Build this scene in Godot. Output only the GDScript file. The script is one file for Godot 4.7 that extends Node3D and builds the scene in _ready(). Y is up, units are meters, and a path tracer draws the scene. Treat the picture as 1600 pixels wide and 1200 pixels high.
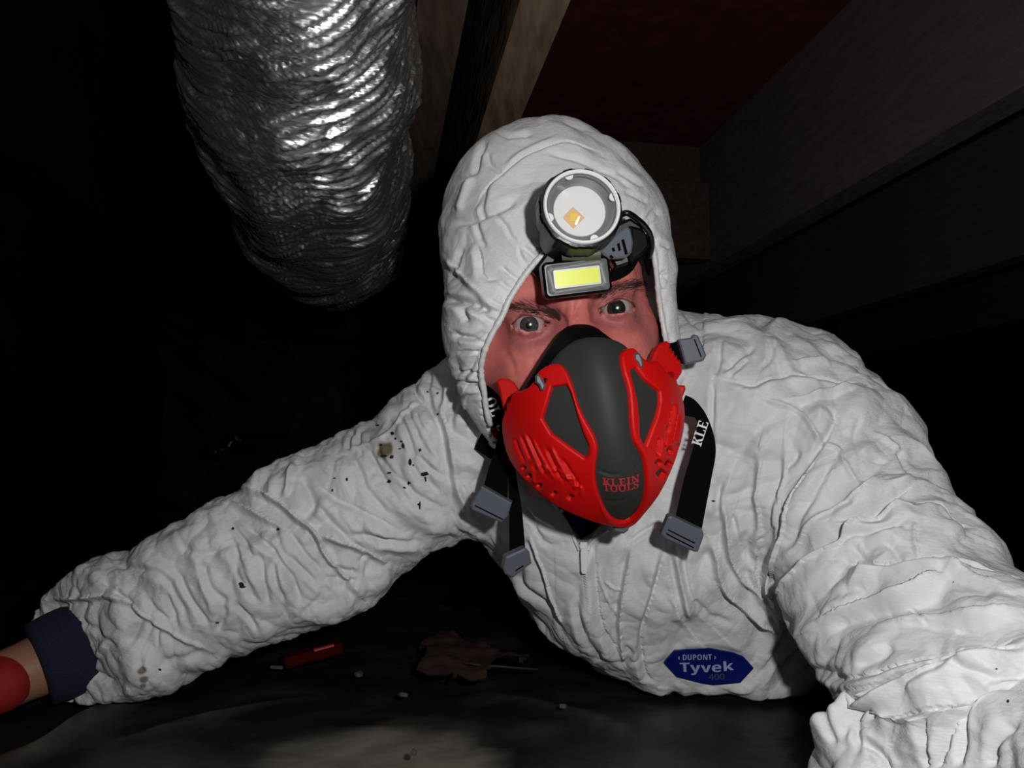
extends Node3D
# A selfie in a crawl space: a person in white disposable coveralls, respirator and head lamp, lit by the flash beside the camera.

const F := 1164.0            # focal length for a 1600 x 1200 frame
const PITCH := 0.103         # tangent of the upward tilt
var cam_at := Vector3(0, 0.215, 0)
var cr := Vector3.RIGHT
var cu := Vector3.UP
var cf := Vector3.FORWARD
var hb := Basis.IDENTITY     # head frame: x to the picture's right, y up the face, z out of the face
var ho := Vector3.ZERO
var M := {}
var used := {}

# ---------------------------------------------------------------- places
func P(px: float, py: float, d: float) -> Vector3:
	return cam_at + cr * ((px - 800.0) / F * d) + cu * ((600.0 - py) / F * d) + cf * d

func pix(p: Vector3) -> Vector3:
	var v := p - cam_at
	var d := v.dot(cf)
	return Vector3(800.0 + F * v.dot(cr) / d, 600.0 - F * v.dot(cu) / d, d)

func ray(px: float, py: float) -> Vector3:
	return (cr * ((px - 800.0) / F) + cu * ((600.0 - py) / F) + cf).normalized()

func HW(p: Vector3) -> Vector3:
	return ho + hb * p

func WH(p: Vector3) -> Vector3:
	return hb.transposed() * (p - ho)

func H(px: float, py: float, z: float) -> Vector3:      # where a line of sight meets the head's plane z
	var o := WH(cam_at)
	var r := hb.transposed() * ray(px, py)
	return o + r * ((z - o.z) / r.z)

func on_floor(px: float, py: float, y := 0.0) -> Vector3:
	var r := ray(px, py)
	return cam_at + r * ((y - cam_at.y) / r.y)

# ---------------------------------------------------------------- nodes
func numbered(called: String) -> String:
	var n: int = used.get(called, -1) + 1
	used[called] = n
	return called if n == 0 else "%s_%03d" % [called, n]

func thing(called: String, label: String, category: String, at := Vector3.ZERO, group := "") -> Node3D:
	var o := Node3D.new()
	o.name = numbered(called)
	add_child(o)
	o.position = at
	o.set_meta("label", label)
	o.set_meta("category", category)
	if group:
		o.set_meta("group", group)
	return o

func base_of(n: Node) -> Vector3:
	var s := Vector3.ZERO
	var k: Node = n
	while k is Node3D and k != self:
		s += (k as Node3D).position
		k = k.get_parent()
	return s

# every shape is built in world places; put() commits it as one mesh under its parent
func put(called: String, g: Geo, m: Material, parent: Node = self, kind := "", label := "") -> MeshInstance3D:
	var o := MeshInstance3D.new()
	o.name = called if parent != self else numbered(called)
	parent.add_child(o, true)
	o.mesh = g.mesh(base_of(parent))
	o.material_override = m
	if kind:
		o.set_meta("kind", kind)
	if label:
		o.set_meta("label", label)
	return o

func mat(c: Color, rough := 0.6, metal := 0.0, spec := 0.5) -> StandardMaterial3D:
	var m := StandardMaterial3D.new()
	m.albedo_color = c
	m.roughness = rough
	m.metallic = metal
	m.metallic_specular = spec
	return m

# ---------------------------------------------------------------- triangle soup with shared points
class Geo:
	var v := PackedVector3Array()
	var n := PackedVector3Array()
	var c := PackedColorArray()
	var i := PackedInt32Array()
	var smooth := true

	func p(at: Vector3, col := Color.WHITE) -> int:
		v.append(at)
		c.append(col)
		return v.size() - 1

	func tri(a: int, b: int, d: int) -> void:
		i.append(a); i.append(b); i.append(d)

	func quad(a: int, b: int, d: int, e: int) -> void:
		tri(a, b, d)
		tri(a, d, e)

	func flat_tri(a: Vector3, b: Vector3, d: Vector3, col := Color.WHITE) -> void:
		tri(p(a, col), p(b, col), p(d, col))

	func normals() -> void:            # clockwise fronts
		n.resize(v.size())
		n.fill(Vector3.ZERO)
		for t in range(0, i.size(), 3):
			var a := i[t]
			var b := i[t + 1]
			var d := i[t + 2]
			var k := (v[d] - v[a]).cross(v[b] - v[a])
			n[a] += k
			n[b] += k
			n[d] += k
		for t in n.size():
			n[t] = n[t].normalized()

	func mesh(off := Vector3.ZERO) -> ArrayMesh:
		if n.size() != v.size():
			normals()
		var arr := []
		arr.resize(Mesh.ARRAY_MAX)
		var w := v
		if off != Vector3.ZERO:
			w = v.duplicate()
			for k in w.size():
				w[k] -= off
		arr[Mesh.ARRAY_VERTEX] = w
		arr[Mesh.ARRAY_NORMAL] = n
		arr[Mesh.ARRAY_COLOR] = c
		arr[Mesh.ARRAY_INDEX] = i
		var me := ArrayMesh.new()
		me.add_surface_from_arrays(Mesh.PRIMITIVE_TRIANGLES, arr)
		return me

	func join(o: Geo) -> void:
		var at := v.size()
		v.append_array(o.v)
		c.append_array(o.c)
		for k in o.i:
			i.append(k + at)

	func flip() -> void:
		for t in range(0, i.size(), 3):
			var k := i[t + 1]
			i[t + 1] = i[t + 2]
			i[t + 2] = k

# turn every triangle so that it looks away from the point
func outward(g: Geo, from: Vector3) -> Geo:
	for t in range(0, g.i.size(), 3):
		var a := g.v[g.i[t]]
		var b := g.v[g.i[t + 1]]
		var d := g.v[g.i[t + 2]]
		if (d - a).cross(b - a).dot((a + b + d) / 3.0 - from) < 0.0:
			var k := g.i[t + 1]
			g.i[t + 1] = g.i[t + 2]
			g.i[t + 2] = k
	return g

# ---------------------------------------------------------------- simple shapes
func frame_of(dir: Vector3) -> Basis:
	var z := dir.normalized()
	var x := (Vector3.UP if absf(z.y) < 0.9 else Vector3.RIGHT).cross(z).normalized()
	return Basis(x, z.cross(x), z)

func tube(pts: Array, radii, sides := 12, caps := true, g: Geo = null, col := Color.WHITE) -> Geo:
	if g == null:
		g = Geo.new()
	var rings := []
	var up := Vector3.ZERO
	for k in pts.size():
		var dir: Vector3 = (pts[mini(k + 1, pts.size() - 1)] - pts[maxi(k - 1, 0)]).normalized()
		if up == Vector3.ZERO:
			up = frame_of(dir).y
		up = (up - dir * up.dot(dir)).normalized()
		var side := up.cross(dir)
		var r: float = radii[k] if radii is Array or radii is PackedFloat32Array else radii
		var ring := []
		for s in sides:
			var a := TAU * s / sides
			ring.append(g.p(pts[k] + (up * cos(a) + side * sin(a)) * r, col))
		rings.append(ring)
	for k in pts.size() - 1:
		for s in sides:
			var t := (s + 1) % sides
			g.quad(rings[k][s], rings[k + 1][s], rings[k + 1][t], rings[k][t])
	if caps:
		for e in [0, pts.size() - 1]:
			var mid := g.p(pts[e], col)
			for s in sides:
				var t := (s + 1) % sides
				if e == 0:
					g.tri(mid, rings[e][s], rings[e][t])
				else:
					g.tri(mid, rings[e][t], rings[e][s])
	return g

# a profile of (radius, height) turned round an axis
func lathe(at: Vector3, axis: Basis, prof: Array, sides := 48, wob = null) -> Geo:
	var g := Geo.new()
	for k in prof.size() - 1:
		var a: Vector2 = prof[k]
		var b: Vector2 = prof[k + 1]
		var first := g.v.size()
		for s in sides + 1:
			var t := TAU * s / sides
			var e := axis.x * cos(t) + axis.y * sin(t)
			var ra: float = a.x * (wob.call(t, a) if wob != null else 1.0)
			var rb: float = b.x * (wob.call(t, b) if wob != null else 1.0)
			g.p(at + e * ra + axis.z * a.y)
			g.p(at + e * rb + axis.z * b.y)
		for s in sides:
			var q := first + 2 * s
			g.quad(q, q + 1, q + 3, q + 2)
	return g

# a flat outline (points in a frame's x and y) with a thickness and a chamfered front edge
func slab(poly: PackedVector2Array, t: Transform3D, thick: float, bevel := 0.0) -> Geo:
	var g := Geo.new()
	var pl := poly
	if Geometry2D.is_polygon_clockwise(pl):
		pl = pl.duplicate()
		pl.reverse()
	var top := pl
	var n := pl.size()
	var mid := Vector2.ZERO
	for q in pl:
		mid += q / n
	if bevel > 0.0:
		top = PackedVector2Array()
		for k in n:
			var a := (pl[k] - pl[(k + n - 1) % n]).normalized()
			var b := (pl[(k + 1) % n] - pl[k]).normalized()
			var na := Vector2(-a.y, a.x)
			var nb := Vector2(-b.y, b.x)
			var m := (na + nb).normalized()
			top.append(pl[k] + m * bevel / maxf(m.dot(na), 0.5))
	var idx := Geometry2D.triangulate_polygon(top)
	if idx.is_empty():
		top = pl
		idx = Geometry2D.triangulate_polygon(pl)
	for side in 2:
		var z := 0.0 if side == 0 else -thick
		var src := top if side == 0 else pl
		var f := g.v.size()
		for q in src:
			g.p(t * Vector3(q.x, q.y, z))
		for k in range(0, idx.size(), 3):
			var a := idx[k]
			var b := idx[k + 1]
			var c := idx[k + 2]
			var ccw := (src[b] - src[a]).cross(src[c] - src[a]) > 0.0
			if ccw == (side == 0):
				g.tri(f + a, f + c, f + b)
			else:
				g.tri(f + a, f + b, f + c)
	var rings := [[top, 0.0], [pl, -bevel * 0.8], [pl, -thick]]
	for r in 2:
		for k in n:
			var l := (k + 1) % n
			var a: Vector2 = rings[r][0][k]
			var b: Vector2 = rings[r][0][l]
			var c: Vector2 = rings[r + 1][0][l]
			var d: Vector2 = rings[r + 1][0][k]
			if (a - d).length() + absf(rings[r][1] - rings[r + 1][1]) < 1e-7:
				continue
			var f := g.v.size()
			g.p(t * Vector3(a.x, a.y, rings[r][1]))
			g.p(t * Vector3(d.x, d.y, rings[r + 1][1]))
			g.p(t * Vector3(c.x, c.y, rings[r + 1][1]))
			g.p(t * Vector3(b.x, b.y, rings[r][1]))
			g.quad(f, f + 3, f + 2, f + 1)
	if t.basis.determinant() < 0.0:
		g.flip()
	return g

func box(at: Vector3, b: Basis, size: Vector3, bev := 0.002) -> Geo:
	var h := size / 2
	var g := slab(PackedVector2Array([Vector2(-h.x, -h.y), Vector2(h.x, -h.y), Vector2(h.x, h.y), Vector2(-h.x, h.y)]), Transform3D(b, at + b.z * h.z), size.z, minf(bev, minf(h.x, h.y) * 0.6))
	return g

func round_rect(w: float, h: float, r: float, steps := 5) -> PackedVector2Array:
	var out := PackedVector2Array()
	for q in 4:
		var c := Vector2([1, -1, -1, 1][q] * (w / 2 - r), [1, 1, -1, -1][q] * (h / 2 - r))
		for k in steps + 1:
			out.append(c + Vector2.from_angle(PI / 2 * (q + float(k) / steps)) * r)
	return out

# a plate traced as an outline and stood at its own distance, tilted by slopes of depth along x and y
func plate(px: Array, d: float, thick: float, bevel := 0.001, gx := 0.0, gy := 0.0) -> Geo:
	var c := Vector2.ZERO
	for k in range(0, px.size(), 2):
		c += Vector2(px[k], px[k + 1]) / (px.size() / 2)
	var o := P(c.x, c.y, d)
	var x := (cr + cf * gx).normalized()
	var z := x.cross((cu + cf * gy).normalized()).normalized()
	var b := Basis(x, z.cross(x), z)
	var poly := PackedVector2Array()
	for k in range(0, px.size(), 2):
		var r := ray(px[k], px[k + 1])
		var q := cam_at + r * ((o - cam_at).dot(z) / r.dot(z))
		poly.append(Vector2((q - o).dot(b.x), (q - o).dot(b.y)))
	return slab(poly, Transform3D(b, o), thick, bevel)

# a woven band between two edges, each a list of x, y, depth
func band(left: Array, right: Array, thick := 0.0012, smooth := 6) -> Geo:
	var a := []
	var b := []
	for k in range(0, left.size(), 3):
		a.append(P(left[k], left[k + 1], left[k + 2]))
		b.append(P(right[k], right[k + 1], right[k + 2]))
	a = curve(a, smooth)
	b = curve(b, smooth)
	var g := Geo.new()
	for k in a.size():
		var along: Vector3 = (a[mini(k + 1, a.size() - 1)] - a[maxi(k - 1, 0)] + b[mini(k + 1, a.size() - 1)] - b[maxi(k - 1, 0)]).normalized()
		var across: Vector3 = (b[k] - a[k]).normalized()
		var nrm := along.cross(across).normalized()
		if nrm.dot(cam_at - a[k]) < 0:
			nrm = -nrm
		var e: Vector3 = across * thick * 0.6
		for q in [a[k] + e, b[k] - e, b[k] - nrm * thick * 0.5, b[k] - e - nrm * thick, a[k] + e - nrm * thick, a[k] - nrm * thick * 0.5]:
			g.p(q)
	for k in a.size() - 1:
		for s in 6:
			var t := (s + 1) % 6
			g.quad(6 * k + s, 6 * k + 6 + s, 6 * k + 6 + t, 6 * k + t)
	for e in [0, 6 * (a.size() - 1)]:
		for s in range(1, 5):
			g.tri(e, e + s, e + s + 1)
	var mid: Vector3 = Vector3.ZERO
	# fronts: decide from the first face towards the camera
	var k0 := (g.v[g.i[2]] - g.v[g.i[0]]).cross(g.v[g.i[1]] - g.v[g.i[0]])
	if k0.dot(cam_at - g.v[g.i[0]]) < 0:
		g.flip()
	return g

func curve(pts: Array, per := 6) -> Array:      # Catmull-Rom
	var out := []
	for k in pts.size() - 1:
		var p0 = pts[maxi(k - 1, 0)]
		var p1 = pts[k]
		var p2 = pts[k + 1]
		var p3 = pts[mini(k + 2, pts.size() - 1)]
		for s in per:
			out.append(p1.cubic_interpolate(p2, p0, p3, float(s) / per))
	out.append(pts[-1])
	return out

func flat2(px: Array) -> Array:
	var o := []
	for k in range(0, px.size(), 2):
		o.append(Vector2(px[k], px[k + 1]))
	return o
# ---------------------------------------------------------------- bodies as joined tapered bones
class Field:
	var bones := []          # one PackedFloat32Array per group: a, ra, b, rb
	var ks := []             # how softly the bones of a group join
	var joins := []          # how softly the group joins what came before it
	var extra = null

	func group(k: float, join: float) -> void:
		bones.append([])
		ks.append(k)
		joins.append(join)

	func bone(a: Vector3, ra: float, b: Vector3, rb: float) -> void:
		bones[-1].append([a, b - a, ra, rb - ra, 1.0 / maxf((b - a).length_squared(), 1e-9)])

	func chain(pts: Array, radii: Array) -> void:
		for k in maxi(pts.size() - 1, 1):
			var l := mini(k + 1, pts.size() - 1)
			bone(pts[k], radii[k], pts[l], radii[l])

	var live := []           # the bones that matter near the place being meshed

	func focus(c: Vector3, r: float) -> void:
		var es := []
		var least := 1e3
		for g in bones.size():
			for b: Array in bones[g]:
				var t := clampf((c - b[0]).dot(b[1]) * b[4], 0.0, 1.0)
				var e: float = c.distance_to(b[0] + b[1] * t) - b[2] - b[3] * t
				least = minf(least, e)
				es.append([g, e, b])
		live = []
		for g in bones.size():
			live.append([])
		for q in es:
			if q[1] <= least + 2.0 * r + maxf(ks[q[0]], 0.02) * 1.2:
				live[q[0]].append(q[2])

	func raw(p: Vector3) -> float:
		if live.is_empty():
			live = bones.duplicate()
		var all := 1e3
		for g in live.size():
			var k: float = ks[g]
			var d := 1e3
			for b: Array in live[g]:
				var a: Vector3 = b[0]
				var ba: Vector3 = b[1]
				var t := clampf((p - a).dot(ba) * b[4], 0.0, 1.0)
				var e: float = p.distance_to(a + ba * t) - b[2] - b[3] * t
				var h := k - absf(d - e)
				d = minf(d, e) if h <= 0.0 else minf(d, e) - h * h * 0.25 / k
			if d > 100.0:
				continue
			var j: float = joins[g]
			var q := j - absf(all - d)
			all = minf(all, d) if q <= 0.0 else minf(all, d) - q * q * 0.25 / j
		return all

	func at(p: Vector3) -> float:
		var d := raw(p)
		return extra.call(d, p) if extra != null else d

# surface nets over a box: one point in each cell that the surface crosses
func nets(f: Callable, lo: Vector3, hi: Vector3, cell: float, field: Field = null) -> Geo:
	var B := 4
	var nb := Vector3i(((hi - lo) / (cell * B)).ceil())
	var nx := nb.x * B + 1
	var ny := nb.y * B + 1
	var nz := nb.z * B + 1
	var sx := 1
	var sy := nx
	var sz := nx * ny
	var val := PackedFloat32Array()
	val.resize(nx * ny * nz)
	val.fill(9.0)
	var idx := PackedInt32Array()
	idx.resize(nx * ny * nz)
	idx.fill(-1)
	var near := []
	var reach := cell * B * 0.9 + cell
	for bz in nb.z:
		for by in nb.y:
			for bx in nb.x:
				var c := lo + (Vector3(bx, by, bz) + Vector3(0.5, 0.5, 0.5)) * cell * B
				if absf(f.call(c)) < reach:
					near.append(Vector3i(bx, by, bz) * B)
	var cells := []
	for b: Vector3i in near:
		if field != null:
			field.focus(lo + (Vector3(b) + Vector3.ONE * B * 0.5) * cell, cell * B * 0.9)
		for k in B + 1:
			for j in B + 1:
				var at := b.x + (b.y + j) * sy + (b.z + k) * sz
				for i in B + 1:
					if val[at + i] == 9.0:
						val[at + i] = f.call(lo + Vector3(b.x + i, b.y + j, b.z + k) * cell)
	var g := Geo.new()
	var off := PackedInt32Array([0, sx, sy, sx + sy, sz, sx + sz, sy + sz, sx + sy + sz])
	var ea := PackedInt32Array([0, 2, 4, 6, 0, 1, 4, 5, 0, 1, 2, 3])
	var eb := PackedInt32Array([1, 3, 5, 7, 2, 3, 6, 7, 4, 5, 6, 7])
	var corner: Array[Vector3] = []
	for q in 8:
		corner.append(Vector3(q & 1, (q >> 1) & 1, (q >> 2) & 1))
	for b: Vector3i in near:
		for k in B:
			for j in B:
				for i in B:
					var at := b.x + i + (b.y + j) * sy + (b.z + k) * sz
					var s := 0
					for q in 8:
						if val[at + off[q]] < 0.0:
							s += 1
					if s == 0 or s == 8:
						continue
					var sum := Vector3.ZERO
					var cnt := 0
					for e in 12:
						var va := val[at + off[ea[e]]]
						var vb := val[at + off[eb[e]]]
						if (va < 0.0) != (vb < 0.0):
							sum += corner[ea[e]].lerp(corner[eb[e]], va / (va - vb))
							cnt += 1
					idx[at] = g.p(lo + (Vector3(b.x + i, b.y + j, b.z + k) + sum / cnt) * cell)
					cells.append(at)
	for at: int in cells:
		var v0 := val[at]
		for ax in 3:
			var st: int = [sx, sy, sz][ax]
			var v1 := val[at + st]
			if (v0 < 0.0) == (v1 < 0.0):
				continue
			var u: int = [sy, sz, sx][ax]
			var w: int = [sz, sx, sy][ax]
			if at - u - w < 0:
				continue
			var a := idx[at]
			var b := idx[at - u]
			var c := idx[at - u - w]
			var d := idx[at - w]
			if a < 0 or b < 0 or c < 0 or d < 0:
				continue
			if v0 < 0.0:
				g.quad(a, d, c, b)
			else:
				g.quad(a, b, c, d)
	# normals from the field
	g.n.resize(g.v.size())
	var e := cell * 0.5
	if field != null:
		field.live = []
		g.normals()
		return g
	for k in g.v.size():
		var p := g.v[k]
		var a: float = f.call(p + Vector3(e, -e, -e))
		var b: float = f.call(p + Vector3(-e, -e, e))
		var c: float = f.call(p + Vector3(-e, e, -e))
		var d: float = f.call(p + Vector3(e, e, e))
		g.n[k] = Vector3(a - b - c + d, -a - b + c + d, -a + b - c + d).normalized()
	return g

# split the chosen triangles into four, with the new points on the rounded surface
func refine(g: Geo, which: Callable) -> Geo:
	var o := Geo.new()
	o.v = g.v.duplicate()
	o.n = g.n.duplicate()
	var mids := {}
	for t in range(0, g.i.size(), 3):
		var a := g.i[t]
		var b := g.i[t + 1]
		var c := g.i[t + 2]
		if not which.call(o.v[a], o.v[b], o.v[c], o.n[a], o.n[b], o.n[c]):
			o.i.append(a); o.i.append(b); o.i.append(c)
			continue
		var m := [0, 0, 0]
		for e in 3:
			var p: int = [a, b, c][e]
			var q: int = [b, c, a][e]
			var key := mini(p, q) * 4000000 + maxi(p, q)
			var at: int = mids.get(key, -1)
			if at < 0:
				var d := o.v[q] - o.v[p]
				var np := o.n[p]
				var nq := o.n[q]
				var bend := Vector3.ZERO
				if np.dot(nq) > 0.3:
					bend = (np * d.dot(np) - nq * d.dot(nq)) * -0.125
				at = o.v.size()
				o.v.append((o.v[p] + o.v[q]) * 0.5 + bend)
				o.n.append((np + nq).normalized())
				mids[key] = at
			m[e] = at
		o.tri(a, m[0], m[2])
		o.tri(m[0], b, m[1])
		o.tri(m[2], m[1], c)
		o.tri(m[0], m[1], m[2])
	o.c.resize(o.v.size())
	o.c.fill(Color.WHITE)
	return o

# ---------------------------------------------------------------- sculpting strokes: folds and creases
class Strokes:
	const TILE := 24.0
	var ax := PackedFloat32Array()
	var ay := PackedFloat32Array()
	var bx := PackedFloat32Array()
	var by := PackedFloat32Array()
	var s0 := PackedFloat32Array()
	var s1 := PackedFloat32Array()
	var of := PackedInt32Array()
	var kind := PackedStringArray()
	var amp := PackedFloat32Array()
	var wid := PackedFloat32Array()
	var tiles := {}

	func add(k: String, a: float, w: float, pts: Array) -> void:
		var n := kind.size()
		kind.append(k)
		amp.append(a * 0.001)
		wid.append(w)
		var total := 0.0
		for t in pts.size() - 1:
			total += pts[t].distance_to(pts[t + 1])
		var s := 0.0
		for t in pts.size() - 1:
			var p: Vector2 = pts[t]
			var q: Vector2 = pts[t + 1]
			var id := ax.size()
			ax.append(p.x); ay.append(p.y); bx.append(q.x); by.append(q.y)
			s0.append(s / total)
			s += p.distance_to(q)
			s1.append(s / total)
			of.append(n)
			var reach := w * (9.0 if k == "s" else 4.5)
			for ty in range(floori((minf(p.y, q.y) - reach) / TILE), floori((maxf(p.y, q.y) + reach) / TILE) + 1):
				for tx in range(floori((minf(p.x, q.x) - reach) / TILE), floori((maxf(p.x, q.x) + reach) / TILE) + 1):
					var key := tx * 1000 + ty
					if not tiles.has(key):
						tiles[key] = PackedInt32Array()
					tiles[key].append(id)

	func push(x: float, y: float) -> float:
		var list: PackedInt32Array = tiles.get(floori(x / TILE) * 1000 + floori(y / TILE), PackedInt32Array())
		if list.is_empty():
			return 0.0
		var sum := 0.0
		var cur := -1
		var best := 1e9
		var bside := 0.0
		var bs := 0.0
		for q in list.size() + 1:
			var id := list[q] if q < list.size() else -1
			var f := of[id] if id >= 0 else -2
			if f != cur:
				if cur >= 0:
					sum += profile(cur, sqrt(best), bside, bs)
				cur = f
				best = 1e9
			if id < 0:
				break
			var dx := bx[id] - ax[id]
			var dy := by[id] - ay[id]
			var ux := x - ax[id]
			var uy := y - ay[id]
			var t := clampf((ux * dx + uy * dy) / (dx * dx + dy * dy + 1e-6), 0.0, 1.0)
			var ex := ux - dx * t
			var ey := uy - dy * t
			var d2 := ex * ex + ey * ey
			if d2 < best:
				best = d2
				bside = dx * uy - dy * ux
				bs = lerpf(s0[id], s1[id], t)
		return sum

	func profile(f: int, d: float, side: float, s: float) -> float:
		var w := wid[f]
		var taper := smoothstep(0.0, 0.18, s) * smoothstep(0.0, 0.18, 1.0 - s)
		taper = 0.15 + 0.85 * taper
		var a := amp[f] * taper
		var r := d / w
		match kind[f]:
			"g":
				return a * (-exp(-r * r) + 0.45 * exp(-r * r / 6.0)) if r < 5.0 else 0.0
			"r":
				return a * (exp(-r * r) - 0.25 * exp(-r * r / 6.0)) if r < 5.0 else 0.0
			"w":
				return -a * exp(-r * r) if r < 4.0 else 0.0
			"s":
				var sd := d if side > 0.0 else -d
				if sd < -w or sd > 9.0 * w:
					return 0.0
				return a * smoothstep(-w, w, sd) * exp(-maxf(sd, 0.0) / (3.5 * w)) - 0.3 * a * exp(-(sd + w * 0.6) * (sd + w * 0.6) / (w * w))
		return 0.0

func stroke(s: Strokes, k: String, a: float, w: float, px: Array) -> void:
	s.add(k, a, w * (1.25 if k == "s" else 1.0), curve(flat2(px), 3))

# ---------------------------------------------------------------- shells: an outline with holes laid on a domed surface
# sd: signed distance in pixels to the outline (negative inside)
func poly_sd(poly: PackedVector2Array, p: Vector2) -> float:
	var d := 1e12
	var inside := false
	var n := poly.size()
	var j := n - 1
	for i in n:
		var a := poly[i]
		var b := poly[j]
		var e := b - a
		var w := p - a
		d = minf(d, (w - e * clampf(w.dot(e) / e.length_squared(), 0.0, 1.0)).length_squared())
		if (a.y > p.y) != (b.y > p.y) and p.x < (b.x - a.x) * (p.y - a.y) / (b.y - a.y) + a.x:
			inside = not inside
		j = i
	return -sqrt(d) if inside else sqrt(d)

func smooth_poly(px: Array, per := 3) -> PackedVector2Array:
	var p := flat2(px)
	var out := PackedVector2Array()
	var n := p.size()
	for k in n:
		for s in per:
			out.append(p[k].cubic_interpolate(p[(k + 1) % n], p[(k + n - 1) % n], p[(k + 2) % n], float(s) / per))
	return out

# outer: outline; holes: outlines cut out; lift(px, py, offset) -> place; thick and bevel in metres / pixels; relief(px, py) -> extra offset
func shell(outer: PackedVector2Array, holes: Array, lift: Callable, thick: float, bevel: float, step := 2.0, relief = null, skirt := 0.004) -> Geo:
	var lo := Vector2(1e9, 1e9)
	var hi := -lo
	for q in outer:
		lo = lo.min(q)
		hi = hi.max(q)
	lo -= Vector2(step, step) * 2
	var nx := int((hi.x - lo.x) / step) + 4
	var ny := int((hi.y - lo.y) / step) + 4
	var sd := PackedFloat32Array()
	sd.resize(nx * ny)
	for j in ny:
		for i in nx:
			var p := lo + Vector2(i, j) * step
			var d := poly_sd(outer, p)
			for h: PackedVector2Array in holes:
				d = maxf(d, -poly_sd(h, p))
			sd[j * nx + i] = d
	var g := Geo.new()
	var ids := {}
	var point := func(key: int, p: Vector2, d: float) -> int:
		if ids.has(key):
			return ids[key]
		var t := clampf(-d / bevel, 0.0, 1.0)
		var o := thick * sqrt(maxf(1.0 - (1.0 - t) * (1.0 - t), 0.0))
		if relief != null:
			o += relief.call(p.x, p.y) * t
		var at := g.p(lift.call(p.x, p.y, o))
		ids[key] = at
		return at
	var walls := []
	for j in ny - 1:
		for i in nx - 1:
			var q := [j * nx + i, j * nx + i + 1, (j + 1) * nx + i + 1, (j + 1) * nx + i]
			var inn := 0
			for k in 4:
				if sd[q[k]] < 0.0:
					inn += 1
			if inn == 0:
				continue
			var ring := []
			var edge := []
			for k in 4:
				var a: int = q[k]
				var b: int = q[(k + 1) % 4]
				var pa := lo + Vector2(a % nx, a / nx) * step
				var pb := lo + Vector2(b % nx, b / nx) * step
				if sd[a] < 0.0:
					ring.append(point.call(a * 3, pa, sd[a]))
				if (sd[a] < 0.0) != (sd[b] < 0.0):
					var t := clampf(sd[a] / (sd[a] - sd[b]), 0.02, 0.98)
					var key := mini(a, b) * 3 + (1 if absi(a - b) == 1 else 2)
					var id: int = point.call(key, pa.lerp(pb, t), 0.0)
					ring.append(id)
					edge.append(id)
			for k in range(1, ring.size() - 1):
				g.tri(ring[0], ring[k], ring[k + 1])
			if edge.size() == 2:
				var mid := Vector3.ZERO
				for id: int in ring:
					mid += g.v[id] / ring.size()
				walls.append([edge[0], edge[1], mid])
	# front towards the camera
	for t in range(0, g.i.size(), 3):
		var a := g.v[g.i[t]]
		if (g.v[g.i[t + 2]] - a).cross(g.v[g.i[t + 1]] - a).dot(cam_at - a) < 0:
			var k := g.i[t + 1]
			g.i[t + 1] = g.i[t + 2]
			g.i[t + 2] = k
	# a wall behind every edge
	var back := {}
	for e in walls:
		for id: int in [e[0], e[1]]:
			if not back.has(id):
				back[id] = [g.p(g.v[id]), g.p(g.v[id] - hb.z * skirt)]
		var a0: int = back[e[0]][0]
		var a1: int = back[e[0]][1]
		var b0: int = back[e[1]][0]
		var b1: int = back[e[1]][1]
		if (g.v[b1] - g.v[a0]).cross(g.v[b0] - g.v[a0]).dot(g.v[a0] - e[2]) > 0:
			g.quad(a0, b0, b1, a1)
		else:
			g.quad(a0, a1, b1, b0)
	return g

# lettering laid on a surface: place(x, y, lift) takes metres across and up
func lettering(text: String, font: String, height: float, place: Callable, depth := 0.0006, bold := true, spread := 1.0) -> Geo:
	var f := SystemFont.new()
	f.font_names = PackedStringArray([font])
	f.font_weight = 700 if bold else 400
	var t := TextMesh.new()
	t.font = f
	t.text = text
	t.font_size = 64
	t.pixel_size = height / 64.0 / 0.72
	t.depth = depth
	t.curve_step = 1.0
	var arr := t.get_mesh_arrays()
	var g := Geo.new()
	var vs: PackedVector3Array = arr[Mesh.ARRAY_VERTEX]
	for q in vs:
		g.p(place.call(q.x * spread, q.y, q.z + depth * 0.5))
	g.i = arr[Mesh.ARRAY_INDEX] if arr[Mesh.ARRAY_INDEX] != null else PackedInt32Array(range(vs.size()))
	return g
# ================================================================ the scene
func _ready() -> void:
	var up := atan(PITCH)
	cf = Vector3(0, sin(up), -cos(up))
	cu = Vector3(0, cos(up), sin(up))
	var cam := Camera3D.new()
	cam.name = "camera"
	add_child(cam)
	cam.transform = Transform3D(Basis(cr, cu, -cf), cam_at)
	cam.fov = rad_to_deg(2.0 * atan(600.0 / F))
	cam.near = 0.02
	cam.current = true

	var env := Environment.new()
	env.background_mode = Environment.BG_COLOR
	env.background_color = Color(0, 0, 0)
	env.ambient_light_source = Environment.AMBIENT_SOURCE_DISABLED
	env.tonemap_mode = Environment.TONE_MAPPER_LINEAR
	env.tonemap_exposure = 1.0
	env.sdfgi_enabled = true
	env.ssao_enabled = true
	env.ssil_enabled = true
	var we := WorldEnvironment.new()
	we.name = "environment"
	we.environment = env
	add_child(we)

	# the phone's flash, beside the lens
	var flash := OmniLight3D.new()
	flash.name = "phone_flash"
	add_child(flash)
	flash.position = cam_at + cr * 0.085 + cu * 0.06 + cf * 0.004
	flash.light_color = Color(1.0, 1.0, 0.99)
	flash.light_energy = 0.2
	flash.light_size = 0.008
	flash.omni_range = 8.0
	flash.omni_attenuation = 2.0
	flash.shadow_enabled = true

	hb = Basis(cr, cu, -cf) * Basis(Vector3.BACK, deg_to_rad(10.3)) * Basis(Vector3.UP, deg_to_rad(5.0))
	ho = P(896, 492, 0.545)

	materials()
	crawl_space()
	duct()
	build_person()
	respirator()
	head_lamp()
	litter()

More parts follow.
